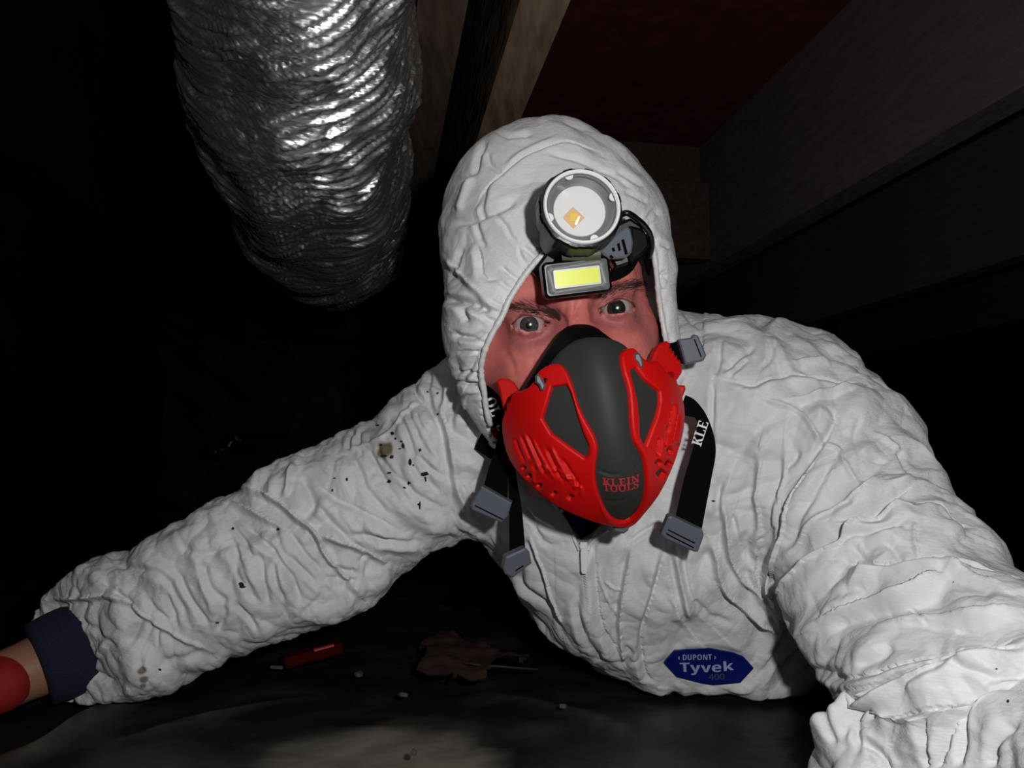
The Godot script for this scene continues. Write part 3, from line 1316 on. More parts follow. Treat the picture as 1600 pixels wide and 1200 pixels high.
	stroke(f, "g", 1.6, 5, [1090, 940, 1110, 965, 1150, 980])
	# the sunburst of folds into the armpit
	stroke(f, "s", -6.8, 6.5, [1105, 850, 1117, 890, 1125, 920, 1140, 945, 1170, 970, 1220, 998])
	stroke(f, "s", -6.1, 6.5, [1126, 785, 1130, 820, 1135, 875, 1150, 912, 1175, 937, 1204, 962])
	stroke(f, "g", 3.9, 6, [1140, 800, 1152, 850, 1160, 890])
	stroke(f, "s", -4.9, 6.5, [1187, 700, 1177, 750, 1175, 795, 1172, 875, 1175, 915, 1194, 952])
	stroke(f, "s", -6.1, 6.5, [1222, 698, 1217, 740, 1207, 780, 1197, 840, 1190, 875, 1195, 925, 1209, 964])
	stroke(f, "s", -6.1, 6.5, [1282, 698, 1250, 747, 1232, 772, 1220, 812, 1207, 850, 1200, 885, 1197, 920, 1214, 957])
	stroke(f, "s", -3.6, 6, [1385, 727, 1342, 767, 1282, 800, 1240, 840, 1208, 880])
	stroke(f, "g", 3.1, 6, [1307, 655, 1287, 690, 1255, 745, 1230, 782, 1210, 840, 1200, 877])
	stroke(f, "g", 2.6, 6, [1307, 722, 1262, 785, 1225, 845])
	stroke(f, "g", 2.9, 6, [1222, 730, 1240, 718, 1246, 700])
	stroke(f, "g", 2.0, 4, [1207, 775, 1212, 790, 1205, 830])
	stroke(f, "g", 3.1, 6, [1120, 810, 1122, 770, 1128, 750])
	stroke(f, "g", 2.9, 6, [1160, 830, 1165, 870, 1182, 905])
	# the upper arm that comes forward
	stroke(f, "s", 3.6, 6, [1432, 753, 1390, 775, 1340, 797, 1298, 812])
	stroke(f, "s", -7.0, 7, [1427, 793, 1400, 789, 1365, 805, 1332, 817, 1307, 845, 1275, 862, 1237, 900, 1213, 935])
	stroke(f, "g", 3.0, 5, [1415, 820, 1375, 832, 1335, 837, 1310, 847])
	stroke(f, "s", 4.0, 6, [1425, 797, 1460, 800, 1482, 825, 1507, 842])
	stroke(f, "s", 6.0, 7, [1312, 882, 1360, 889, 1412, 890, 1462, 887, 1525, 902, 1605, 924])
	stroke(f, "s", -3.0, 6, [1462, 887, 1500, 912, 1564, 940])
	stroke(f, "r", 2.0, 3, [1180, 625, 1240, 640, 1260, 657, 1282, 692, 1305, 700, 1315, 712, 1317, 727, 1347, 764])
	stroke(f, "r", 1.8, 3, [1364, 676, 1402, 711])
	stroke(f, "g", 1.6, 4, [1360, 720, 1385, 727])
	stroke(f, "g", 2.4, 5, [1398, 705, 1412, 740, 1427, 755])
	stroke(f, "r", 1.6, 3, [1426, 823, 1427, 852, 1438, 880])
	stroke(f, "g", 1.8, 6, [1330, 850, 1345, 870, 1365, 885])
	stroke(f, "g", 1.8, 6, [1385, 850, 1400, 865, 1410, 885])
	# shoulder
	stroke(f, "s", 3.6, 5, [1122, 600, 1175, 610, 1200, 602, 1235, 590, 1270, 595, 1320, 605, 1348, 611])
	stroke(f, "s", -3.4, 5, [1230, 630, 1270, 625, 1320, 612, 1345, 610])
	stroke(f, "g", 2.2, 4, [1117, 600, 1116, 650, 1113, 700])
	stroke(f, "g", 2.2, 5, [1128, 535, 1125, 570, 1121, 597])
	stroke(f, "g", 2.2, 5, [1130, 590, 1160, 560, 1179, 541])
	stroke(f, "g", 1.8, 4, [1170, 565, 1140, 599])
	stroke(f, "s", -2.4, 6, [1235, 572, 1285, 570, 1330, 590])
	stroke(f, "g", 1.5, 4, [1098, 520, 1075, 500, 1068, 490])
	stroke(f, "g", 1.6, 5, [1190, 580, 1205, 560, 1200, 535])
	stroke(f, "g", 2.6, 12, [1236, 640, 1190, 667, 1140, 732, 1112, 780])
	stroke(f, "g", 1.5, 4, [1292, 640, 1302, 650, 1310, 665])
	stroke(f, "s", 2.0, 6, [1300, 640, 1290, 680, 1275, 700])
	stroke(f, "g", 1.4, 5, [1340, 650, 1335, 690, 1340, 720])
	# forearm and the bunched elbow
	stroke(f, "s", -6.0, 9, [1283, 983, 1350, 950, 1412, 937, 1450, 925, 1492, 909])
	stroke(f, "s", -4.0, 10, [1340, 992, 1380, 982, 1445, 967, 1525, 975, 1605, 980])
	stroke(f, "s", 6.0, 7, [1320, 1062, 1362, 1065, 1425, 1042, 1500, 1027, 1594, 1012])
	stroke(f, "s", 6.0, 6, [1327, 1085, 1390, 1080, 1425, 1065, 1505, 1040, 1555, 1030, 1605, 1027])
	stroke(f, "s", 7.0, 7, [1275, 1160, 1325, 1132, 1355, 1110, 1395, 1085, 1434, 1061])
	stroke(f, "s", 6.0, 7, [1370, 1151, 1412, 1132, 1470, 1117, 1525, 1117, 1605, 1094])
	stroke(f, "g", 3.4, 6, [1320, 1175, 1322, 1140, 1337, 1128])
	stroke(f, "g", 3.6, 6, [1330, 1170, 1350, 1137, 1380, 1120, 1399, 1098])
	stroke(f, "g", 3.6, 6, [1350, 1178, 1355, 1140, 1377, 1120])
	stroke(f, "g", 4.0, 6, [1358, 1168, 1382, 1182, 1392, 1205])
	stroke(f, "s", 4.0, 9, [1472, 1120, 1465, 1162, 1452, 1205])
	stroke(f, "s", 4.0, 8, [1544, 1115, 1515, 1137, 1470, 1205])
	stroke(f, "g", 3.0, 8, [1538, 1118, 1525, 1162, 1510, 1205])
	stroke(f, "g", 3.0, 8, [1602, 1138, 1575, 1170, 1560, 1205])
	stroke(f, "s", 3.0, 6, [1438, 1078, 1475, 1065, 1507, 1048])
	stroke(f, "g", 2.2, 5, [1503, 1048, 1530, 1060, 1566, 1068])
	stroke(f, "g", 3.0, 7, [1270, 1040, 1307, 1053, 1340, 1066])
	stroke(f, "g", 3.0, 9, [1312, 1010, 1298, 1040, 1330, 1055])
	stroke(f, "g", 2.5, 9, [1388, 1000, 1380, 1025, 1350, 1045])
	stroke(f, "g", 1.6, 3, [1416, 942, 1445, 968])
	stroke(f, "g", 2.5, 8, [1300, 940, 1330, 925, 1355, 918])
	stroke(f, "g", 2.0, 7, [1540, 1075, 1575, 1068, 1605, 1065])

func in_view(a: Vector3, b: Vector3, c: Vector3, na: Vector3, nb: Vector3, nc: Vector3) -> bool:
	var m := (a + b + c) / 3.0
	if (na + nb + nc).dot((cam_at - m).normalized()) < -0.6:
		return false
	var q := pix(m)
	return q.z > 0.1 and q.x > -60 and q.x < 1660 and q.y > -60 and q.y < 1260

func build_person() -> void:
	define_suit()
	define_folds()
	var o := thing("person", "person in white hooded coveralls lying prone, one arm stretched out along the ground", "person", on_floor(1100, 1090))
	var t0 := Time.get_ticks_msec()
	var g := nets(suit.at, Vector3(-0.46, -0.02, -1.16), Vector3(0.52, 0.5, -0.02), 0.0047, suit)
	g = refine(g, in_view)
	g = refine(g, in_view)
	crumple(g)
	g.normals()
	map_depths(g)
	var cover := put("coverall", g, M.suit, o, "", "white spunbonded coverall creased all over, dirt on one sleeve")
	legs(o)
	dress(o, cover)
	head(o)
	arm_end(o)

func crumple(g: Geo) -> void:
	var n1 := noise(101, 15.0, 1)
	var n2 := noise(102, 40.0, 1)
	var n3 := noise(103, 9.0, 2)
	var n4 := noise(104, 120.0, 1)
	var arm := (P(462, 857, 0.69) - P(200, 978, 0.64)).normalized()
	var arm2 := (P(687, 729, 0.7) - P(512, 831, 0.695)).normalized()
	badge_px = smooth_poly([1037, 1036, 1054, 1016, 1108, 1013, 1146, 1020, 1162, 1026, 1178, 1044, 1157, 1067, 1115, 1071, 1096, 1068, 1057, 1058], 1)
	# flat facets meeting in sharp creases: triangle waves along many directions
	var rng := RandomNumberGenerator.new()
	rng.seed = 31
	var ways: Array[Vector3] = []
	var shift := PackedFloat32Array()
	for k in 7:
		ways.append(Vector3(rng.randfn(), rng.randfn(), rng.randfn()).normalized() / rng.randf_range(0.034, 0.075))
		shift.append(rng.randf() * 5.0)
	var n5 := noise(105, 11.0, 1)
	var shoulder := P(740, 700, 0.70)
	var pits := []
	for s in [[602, 705, 16, 0.95], [606, 668, 15, 0.4], [580, 685, 26, 0.22], [620, 690, 60, 0.12], [560, 690, 40, 0.14], [224, 1042, 6, 0.9], [225, 1055, 6.5, 0.85], [224, 1064, 4.5, 0.8], [213, 985, 16, 0.25], [100, 955, 22, 0.3], [120, 1080, 24, 0.25], [290, 1035, 40, 0.12], [150, 890, 30, 0.22], [205, 880, 30, 0.15], [640, 740, 70, 0.06], [375, 800, 30, 0.15], [450, 735, 20, 0.2]]:
		var d := trace(s[0], s[1])
		pits.append([P(s[0], s[1], d), s[2] * d / F, s[3]])
	for k in g.v.size():
		var p := g.v[k]
		var n := g.n[k]
		var q := pix(p)
		var facing := clampf(n.dot((cam_at - p).normalized()) * 2.2 + 0.35, 0.0, 1.0)
		var o := 0.0
		if q.x > -40 and q.x < 1640 and q.y < 1240:
			o = folds.push(q.x, q.y) * facing * 1.9
		var e := p
		if q.x < 800.0 and q.z > 0.5:
			var dir := arm.lerp(arm2, smoothstep(500.0, 620.0, q.x)).normalized()
			e = p + dir * (p - shoulder).dot(dir) * 0.7 * (1.0 - smoothstep(690.0, 780.0, q.x))
		var w := 1.0 - 0.8 * smoothstep(12.0, -4.0, poly_sd(badge_px, Vector2(q.x, q.y))) if q.x > 1000 and q.x < 1200 and q.y > 990 and q.y < 1090 else 1.0
		var warp := n3.get_noise_3dv(e) * 0.02
		e += Vector3(warp, -warp, warp)
		var crease := 0.0
		var w2 := n5.get_noise_3dv(p) * 0.9
		for m in 7:
			crease += absf(fposmod(e.dot(ways[m]) + shift[m] + w2, 1.0) * 2.0 - 1.0) * (0.5 + absf(n5.get_noise_3dv(p * 0.7 + ways[m])) * 1.6)
		if q.x > 660.0 and q.x < 1100.0 and q.y < 560.0 or q.x > 730.0 and q.x < 1060.0 and q.y < 690.0:
			w *= 0.45
			if facing > 0.5 and q.x > 730.0 and q.y > 320.0:
				var rim := smoothstep(-1.0, 16.0, poly_sd(opening, Vector2(q.x, q.y)))
				w *= rim
				o *= 0.25 + 0.75 * rim
		o += w * (0.45 + 0.55 * facing) * (crease - 2.4) * lerpf(0.0015, 0.0024, smoothstep(1000.0, 1250.0, q.x))
		o += w * (pow(absf(n1.get_noise_3dv(e)), 0.8) * 0.0036 - 0.0012 + pow(absf(n2.get_noise_3dv(e)), 0.85) * 0.0014 + n3.get_noise_3dv(p * 1.7) * 0.003 + n4.get_noise_3dv(p) * 0.0002)
		if p.y + n.y * o < 0.001 and n.y < 0.3:
			o = minf(o, 0.0)
		g.v[k] = p + n * o
		var c := Color(0.92, 0.92, 0.92)
		for s in pits:
			var d: float = p.distance_to(s[0]) / s[1]
			if d < 1.4:
				var ragged := n2.get_noise_3dv(p * 3.0) * 0.25
				c = c.lerp(Color(0.16, 0.115, 0.07), s[2] * smoothstep(1.15, 0.6, d + ragged))
		if q.x < 720:
			var grime := clampf(n1.get_noise_3dv(p * 0.8 + Vector3(3, 1, 2)) * 0.5 + 0.1, 0.0, 1.0) * 0.12
			c = c.lerp(Color(0.35, 0.31, 0.25), grime)
		g.c[k] = c

func trace(px: float, py: float, lo := 0.35, hi := 1.1) -> float:      # depth at which a line of sight meets the smooth coverall
	var r := ray(px, py)
	var per := r.dot(cf)
	var t := lo / per
	for k in 60:
		var d := suit.raw(cam_at + r * t)
		if d < 0.0004:
			break
		t += d * 0.9
		if t * per > hi:
			break
	return t * per

func map_depths(g: Geo) -> void:
	depth_map.resize(DW * DH)
	depth_map.fill(9.0)
	for k in g.v.size():
		var q := pix(g.v[k])
		var x := int(q.x / 4.0)
		var y := int(q.y / 4.0)
		if q.z > 0 and x >= 0 and y >= 0 and x < DW and y < DH and g.n[k].dot(cam_at - g.v[k]) > 0:
			depth_map[y * DW + x] = minf(depth_map[y * DW + x], q.z)

func depth_at(px: float, py: float, spread := 1) -> float:
	var fx := px / 4.0 - 0.5
	var fy := py / 4.0 - 0.5
	var sum := 0.0
	var ws := 0.0
	var nearest := 9.0
	for j in range(-spread, spread + 2):
		for i in range(-spread, spread + 2):
			var x := clampi(floori(fx) + i, 0, DW - 1)
			var y := clampi(floori(fy) + j, 0, DH - 1)
			var d := depth_map[y * DW + x]
			nearest = minf(nearest, d)
			if d < 5.0:
				var w := maxf(spread + 1.0 - Vector2(x - fx, y - fy).length(), 0.02)
				sum += d * w
				ws += w
	return sum / ws if ws > 0 else (nearest if nearest < 5 else 0.7)

func legs(o: Node3D) -> void:
	var f := Field.new()
	f.group(0.06, 0.01)
	f.chain([P(970, 780, 1.08), Vector3(0.13, 0.13, -1.35), Vector3(0.1, 0.13, -1.55)], [0.135, 0.14, 0.14])
	f.group(0.03, 0.05)
	f.chain([Vector3(0.02, 0.12, -1.55), Vector3(-0.02, 0.085, -1.95), Vector3(-0.03, 0.07, -2.35)], [0.11, 0.08, 0.06])
	f.group(0.03, 0.05)
	f.chain([Vector3(0.18, 0.12, -1.55), Vector3(0.24, 0.085, -1.95), Vector3(0.22, 0.07, -2.35)], [0.11, 0.08, 0.06])
	f.extra = func(d: float, p: Vector3) -> float: return smax(d, 0.003 - p.y, 0.015)
	var g := nets(f.at, Vector3(-0.2, -0.03, -2.5), Vector3(0.42, 0.4, -0.95), 0.013, f)
	g.c.resize(g.v.size())
	g.c.fill(Color(0.9, 0.9, 0.9))
	put("trouser_leg", g, M.suit, o)
	for s in [-1, 1]:
		var x: float = -0.03 if s < 0 else 0.22
		var b := Field.new()
		b.group(0.03, 0.01)
		b.chain([Vector3(x, 0.09, -2.32), Vector3(x, 0.075, -2.44), Vector3(x, 0.035, -2.58)], [0.05, 0.048, 0.032])
		put("boot", nets(b.at, Vector3(x - 0.1, -0.02, -2.68), Vector3(x + 0.1, 0.2, -2.2), 0.012, b), M.black, o)

func on_suit(px: float, py: float, lift: float, spread := 1) -> Vector3:
	return P(px, py, depth_at(px, py, spread) - lift)

func dress(o: Node3D, cover: MeshInstance3D) -> void:
	# elastic hem round the face
	var pts := []
	var n := opening.size()
	var hem := []
	for k in n:
		var q := opening[k]
		if q.y < 668.0:
			hem.append(q)
	# start at the lower left, go over the top to the right
	var rng := RandomNumberGenerator.new()
	rng.seed = 9
	var radii := []
	var fine := curve(hem, 5)
	for q: Vector2 in fine:
		if q.y > 600 and q.x > 1000:
			continue
		var d := trace(q.x + (-3 if q.x < 900 else 3), q.y - (3 if q.y < 420 else 0), 0.5, 0.75)
		pts.append(P(q.x, q.y, minf(d, 0.70) - 0.0018))
		radii.append(0.0019 + 0.0007 * rng.randf())
	put("hood_hem", tube(pts, radii, 8), M.zip, cover, "", "gathered elastic hem of the hood")
	# undershirt in the open collar
	put("undershirt", tube([P(900, 700, 0.715), P(905, 780, 0.695), P(912, 850, 0.697), P(915, 930, 0.72)], [0.055, 0.05, 0.045, 0.03], 28), M.shirt, o, "", "navy undershirt showing in the open collar")
	# zip: two tapes, the slider and its pull
	var z := Geo.new()
	for side in 2:
		var e: Array = [[868, 783, 888, 812, 903, 842, 910, 858], [945, 826, 930, 836, 918, 848, 913, 858]][side]
		var line := []
		for q in range(0, 8, 2):
			line.append(on_suit(e[q] + (-5 if side == 0 else 5), e[q + 1] + 2, 0.0015))
		tube(curve(line, 6), 0.0016, 7, true, z)
	put("zip_tape", z, M.zip, cover)
	var teeth := Geo.new()
	var line2 := []
	for q in [[911, 856], [914, 880], [917, 920], [922, 960]]:
		line2.append(on_suit(q[0], q[1], 0.0008, 2))
	var zl := curve(line2, 10)
	for k in zl.size() - 1:
		for m in 2:
			var at: Vector3 = zl[k].lerp(zl[k + 1], m * 0.5)
			teeth.join(box(at + cr * (0.0006 if m else -0.0006), Basis(cr, cu, -cf), Vector3(0.002, 0.0009, 0.0012), 0.0002))
	put("zip_teeth", teeth, M.zip, cover, "stuff")
	var zd := depth_at(912, 870, 2) - 0.004
	put("zip_slider", plate([907, 847, 917, 847, 919, 853, 917, 862, 908, 862, 905, 853], zd, 0.003, 0.0006, 0, 0.1), M.zip, cover)
	var pull := plate([908, 857, 918, 857, 920, 864, 918, 893, 916, 897, 910, 897, 908, 893, 907, 864], zd - 0.003, 0.0016, 0.0005, 0.0, 0.12)
	put("zip_pull", pull, M.zip, cover, "", "white zip pull")
	put("pull_hole", plate([911.5, 887, 915, 887, 915, 892, 911.5, 892], zd - 0.00335, 0.0004, 0.0, 0.0, 0.12), M.dgrey, cover)
	# the sticker on the chest
	var lift := func(x: float, y: float, off: float) -> Vector3: return on_suit(x, y, off + 0.0012, 3)
	var b := put("chest_label", shell(badge_px, [], lift, 0.0006, 2.0, 2.0), M.label, o, "", "blue eight-sided label stuck on the chest")
	var word := func(cx: float, cy: float, tilt: float, bend: float) -> Callable:
		return func(x: float, y: float, zz: float) -> Vector3:
			var s := F / 0.62
			var vx := x * s
			var vy := -y * s
			var ang := deg_to_rad(tilt)
			var px := cx + vx * cos(ang) - vy * sin(ang)
			var py := cy + vx * sin(ang) + vy * cos(ang) + bend * sin((vx / 42.0 + 0.4) * 2.0)
			return on_suit(px, py, 0.0021 + zz, 3)
	var px := 0.62 / F
	put("lettering", lettering("Tyvek", "Droid Sans", 14.5 * px, word.call(1104, 1042, -4.0, 2.0), 0.0004, true, 1.5), M.label_print, b)
	put("lettering", lettering("‹ DUPONT ›", "Droid Sans", 3.6 * px, word.call(1089, 1027, -1.0, 0.3), 0.0004, true, 0.95), M.label_print, b)
	put("lettering", lettering("400", "Droid Sans", 3.8 * px, word.call(1120, 1057.5, -2.0, 0.0), 0.0004, false, 1.3), M.grey, b)
	# crumbs of dirt clinging to the sleeve
	var dirt := Geo.new()
	for s in [[613, 677, 3.2, 3], [630, 697, 3, 5], [641, 722, 3.5, 6], [656, 703, 3, 3], [663, 741, 6.5, 5], [665, 748, 2, 5], [639, 755, 3, 2.5], [656, 790, 1.6, 7], [655, 788, 3, 2], [608, 739, 4, 2], [608, 752, 3.5, 3], [542, 749, 2, 3], [377, 914, 4.5, 5], [379, 917, 5, 2], [434, 827, 2.5, 2.5], [364, 826, 2.5, 2.5], [627, 690, 2.5, 1.5], [618, 685, 2, 2], [519, 766, 2, 2], [250, 1046, 3, 2], [147, 1039, 3, 2], [340, 973, 3, 1.5], [523, 747, 4, 1], [632, 762, 2.4, 1.6], [600, 712, 6, 2], [612, 714, 4, 2.5], [684, 614, 2.4, 2], [668, 612, 2, 1.6], [684, 647, 2, 2], [1115, 783, 3, 1.5], [1490, 909, 1.6, 1.0], [1575, 1095, 2, 2.5], [1557, 1045, 2, 1.2], [595, 695, 2.4, 2], [625, 701, 2, 1.4], [646, 727, 2.2, 1.6], [590, 664, 3, 1.4]]:
		var c := on_suit(s[0], s[1], 0.0014)
		var m := 7
		var first := dirt.p(c + (cam_at - c).normalized() * 0.0012)
		for k in m:
			var a := TAU * k / m
			var r := rng.randf_range(0.6, 1.25)
			dirt.p(on_suit(s[0] + cos(a) * s[2] * r, s[1] + sin(a) * s[3] * r, 0.0006))
		for k in m:
			dirt.tri(first, first + 1 + k, first + 1 + (k + 1) % m)
	put("dirt_specks", dirt, mat(Color(0.1, 0.085, 0.065), 0.9), cover, "stuff")
	# a loose thread on the shoulder seam
	put("loose_thread", tube(curve([on_suit(648, 616, 0.001), P(643, 611, 0.69), P(634, 615, 0.688), P(630, 618, 0.687)], 5), 0.0004, 5), M.zip, cover)

# ---------------------------------------------------------------- head
func ell(p: Vector3, c: Vector3, r: Vector3) -> float:
	var q := (p - c) / r
	return (q.length() - 1.0) * minf(r.x, minf(r.y, r.z))

func cap(p: Vector3, a: Vector3, ra: float, b: Vector3, rb: float) -> float:
	var ba := b - a
	var t := clampf((p - a).dot(ba) / ba.length_squared(), 0.0, 1.0)
	return p.distance_to(a + ba * t) - lerpf(ra, rb, t)

func smin(a: float, b: float, k: float) -> float:
	var h := maxf(k - absf(a - b), 0.0)
	return minf(a, b) - h * h * 0.25 / k

var eyes: Array[Vector3] = []
var eye_tilt := [-9.5, 0.0]

func head_sdf(p: Vector3) -> float:
	var d := ell(p, Vector3(0, 0.035, -0.098), Vector3(0.0755, 0.105, 0.098))
	d = smin(d, cap(p, Vector3(-0.040, 0.0215, -0.013), 0.014, Vector3(-0.012, 0.020, -0.006), 0.014), 0.02)
	d = smin(d, cap(p, Vector3(0.040, 0.0215, -0.013), 0.014, Vector3(0.012, 0.020, -0.006), 0.014), 0.02)
	var x := absf(p.x)
	var q := Vector3(x, p.y, p.z)
	d = smin(d, cap(q, Vector3(0.035, -0.032, -0.024), 0.021, Vector3(0.057, -0.024, -0.058), 0.018), 0.03)
	d = smin(d, cap(q, Vector3(0.050, 0.034, -0.047), 0.0145, Vector3(0.0505, -0.012, -0.05), 0.0145), 0.02)
	d = smin(d, ell(p, Vector3(0, -0.06, -0.035), Vector3(0.048, 0.05, 0.04)), 0.03)
	d = smin(d, cap(q, Vector3(0.05, -0.075, -0.085), 0.02, Vector3(0, -0.112, -0.025), 0.02), 0.04)
	d = smin(d, cap(p, Vector3(0, 0.012, -0.004), 0.0085, Vector3(0, -0.042, 0.016), 0.014), 0.018)
	d = smin(d, ell(p, Vector3(0, -0.09, -0.10), Vector3(0.055, 0.09, 0.06)), 0.03)
	for k in 2:
		var c := eyes[k]
		var e := p - c
		if e.length_squared() > 0.0012:
			continue
		var soc := ell(p, c + Vector3(0, 0.001, 0.0175), Vector3(0.019, 0.0125, 0.0115))
		d = smax(d, -soc, 0.010)
		d = smin(d, e.length() - 0.0143, 0.004)
		# the lids open in an almond
		var a := deg_to_rad(eye_tilt[k])
		var u := e.x * cos(a) + e.y * sin(a)
		var v := -e.x * sin(a) + e.y * cos(a) - 0.0004
		var inner := -1.0 if k == 1 else 1.0
		var um := u / 0.0150
		var top := 0.0045 * (1.0 - um * um * (1.0 - 0.15 * um * inner))
		var bot := 0.0049 * (1.0 - um * um)
		var al := maxf(v - top, -v - bot) * 0.85
		d = smax(d, -maxf(al, -e.z - 0.002), 0.0012)
	return d

func head(o: Node3D) -> void:
	for px in [[829.5, 506], [968.5, 479.5]]:
		eyes.append(H(px[0], px[1], -0.0005) + Vector3(0, 0, -0.0118))
	var g := nets(head_sdf, Vector3(-0.085, -0.14, -0.2), Vector3(0.085, 0.15, 0.042), 0.0026)
	for k in g.v.size():
		g.v[k] = HW(g.v[k])
		g.n[k] = hb * g.n[k]
	g = refine(g, func(a: Vector3, _b: Vector3, _c: Vector3, na: Vector3, _nb: Vector3, _nc: Vector3) -> bool: return na.dot(cam_at - a) > -0.1 and pix(a).y < 720)
	var f := Strokes.new()
	stroke(f, "w", 0.9, 2.6, [799, 500, 812, 489, 828, 485, 848, 490, 864, 503])
	stroke(f, "w", 0.9, 2.6, [933, 486, 948, 467, 970, 460, 986, 465, 996, 478])
	stroke(f, "w", 1.0, 5, [802, 522, 825, 530, 852, 523])
	stroke(f, "w", 1.2, 6, [798, 538, 818, 552, 846, 546])
	stroke(f, "w", 1.0, 5, [938, 499, 965, 502, 992, 490])
	stroke(f, "w", 1.0, 6, [950, 520, 975, 520, 998, 506])
	stroke(f, "w", 2.0, 6, [862, 487, 876, 496, 882, 508, 876, 522])
	stroke(f, "w", 1.6, 6, [926, 478, 930, 490, 928, 505])
	stroke(f, "w", 1.4, 5, [926, 475, 940, 460, 960, 452])
	stroke(f, "w", 1.2, 4, [905, 470, 900, 484, 898, 494])
	stroke(f, "w", 1.0, 4, [885, 470, 882, 482, 884, 490])
	stroke(f, "w", 1.4, 6, [786, 545, 798, 565, 805, 588])
	stroke(f, "w", 1.0, 6, [806, 575, 826, 572, 840, 560])
	stroke(f, "r", 0.8, 5, [820, 478, 850, 482, 868, 490])
	for s in [[1002, 470, 1014, 458], [1003, 480, 1018, 474], [1002, 490, 1017, 492]]:
		stroke(f, "w", 0.6, 2.5, s)
	for y in [438, 446, 454]:
		stroke(f, "w", 0.5, 2.6, [955, y + 2, 985, y - 8, 1012, y - 10])
	var nn := noise(121, 90.0, 4)
	var nb := noise(122, 420.0, 2)
	for k in g.v.size():
		var p := g.v[k]
		var q := pix(p)
		var l := WH(p)
		var o2 := f.push(q.x, q.y) + nb.get_noise_3dv(p) * 0.00012
		g.v[k] = p + g.n[k] * o2
		var c := Color(0.64, 0.19, 0.17)
		c = c.lerp(Color(0.54, 0.13, 0.12), clampf(0.5 + nn.get_noise_3dv(p), 0, 1) * 0.5)
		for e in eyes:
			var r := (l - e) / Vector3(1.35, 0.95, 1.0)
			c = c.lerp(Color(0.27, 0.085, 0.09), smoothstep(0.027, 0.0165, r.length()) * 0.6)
			# wet pink rims of the lids
			if (l - e).length() < 0.0139 and l.z > e.z:
				c = Color(0.6, 0.22, 0.21)
		c = c.lerp(Color(0.6, 0.14, 0.125), smoothstep(0.014, 0.004, absf(l.x)) * smoothstep(0.03, 0.0, l.y) * 0.5)
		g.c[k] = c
	g.normals()
	var hd := put("head", g, M.skin, o, "", "flushed face between hood and mask, grey eyes on the lens")
	# eyes
	for k in 2:
		var c := HW(eyes[k])
		var gaze := (cam_at - c).normalized()
		var b := frame_of(gaze)
		var e := Geo.new()
		var R := 0.0121
		var N := 60
		var S := 48
		var rn := noise(131 + k, 1.0, 2)
		for i in N + 1:
			var th := PI * pow(float(i) / N, 1.4)
			for s in S + 1:
				var ph := TAU * s / S
				var r := R + 0.0009 * smoothstep(0.58, 0.28, th)
				var col := Color(0.42, 0.36, 0.35).lerp(Color(0.5, 0.2, 0.19), smoothstep(0.75, 1.25, th))
				if th < 0.60:
					var dark := [Color(0.055, 0.055, 0.054), Color(0.016, 0.016, 0.017)][k] as Color
					col = dark.lerp(Color(0.012, 0.012, 0.013), smoothstep(0.47, 0.59, th))
					col = col.lerp(Color(0.02, 0.02, 0.02), 0.45 * absf(rn.get_noise_2d(ph * 9.0, th * 2.0)))
				if th < 0.19:
					col = Color(0.004, 0.004, 0.004)
				e.p(c + (b.x * cos(ph) * sin(th) + b.y * sin(ph) * sin(th) + b.z * cos(th)) * r, col)
		for i in N:
			for s in S:
				var q := i * (S + 1) + s
				e.quad(q, q + S + 1, q + S + 2, q + 1)
		put("eyeball", outward(e, c), M.eye, hd)
		# the little pink fold in the inner corner
		var inn: Vector3 = H([857, 940][k], [507, 491][k], 0.0)
		var cor := HW(Vector3(inn.x, inn.y, eyes[k].z + 0.0075))
		put("tear_duct", outward(lathe(cor, frame_of(gaze), [Vector2(0.0001, 0.0010), Vector2(0.0007, 0.0008), Vector2(0.0011, 0.0002), Vector2(0.0012, -0.001)], 14), cor), M.tear, hd)
	# brows: short hairs lying outwards
	var rng := RandomNumberGenerator.new()
	rng.seed = 77
	var hair := [[876, 500, 866, 491, 852, 486, 834, 483, 814, 481, 796, 480, 788, 482], [936, 466, 950, 456, 968, 449, 990, 445, 1010, 445, 1024, 456]]
	for k in 2:
		var br := Geo.new()
		var line := curve(flat2(hair[k]), 12)
		for h in 380:
			var t := rng.randf()
			var at: Vector2 = line[int(t * (line.size() - 1))]
			var nx: Vector2 = line[mini(int(t * (line.size() - 1)) + 1, line.size() - 1)] - line[maxi(int(t * (line.size() - 1)) - 1, 0)]
			nx = nx.normalized()
			var wide := (6.5 if k == 0 else 7.5) * (0.35 + 0.75 * sin(PI * pow(t, 0.8)))
			at += Vector2(-nx.y, nx.x) * rng.randfn(0, 0.55) * wide
			var dir := (nx + Vector2(rng.randf_range(-0.25, 0.25), rng.randf_range(-0.5, 0.2))).normalized() * rng.randf_range(8, 15)
			var p0 := skin_at(at.x, at.y)
			var p1 := skin_at(at.x + dir.x * 0.55, at.y + dir.y * 0.55)
			var p2 := skin_at(at.x + dir.x, at.y + dir.y)
			var out := (cam_at - p0).normalized()
			tube([p0 - out * 0.0003, p1 + out * 0.0008, p2 + out * 0.0009], [0.00012, 0.0001, 0.00004], 4, false, br)
		put("eyebrow", br, M.brow, hd, "stuff")
		# lashes along the upper lid
		var la := Geo.new()
		var lid: Array = [[800, 507, 812, 496, 827, 493, 845, 497, 858, 505], [937, 490, 950, 474, 968, 467, 983, 471, 991, 480]][k]
		var ll := curve(flat2(lid), 9)
		for q: Vector2 in ll:
			var p0 := skin_at(q.x, q.y - 1.0)
			tube([p0, p0 + hb.z * 0.003 - hb.y * 0.0008, p0 + hb.z * 0.0055 + hb.y * 0.001], [0.0002, 0.00016, 0.00004], 4, false, la)
		put("eyelashes", la, M.brow, hd, "stuff")

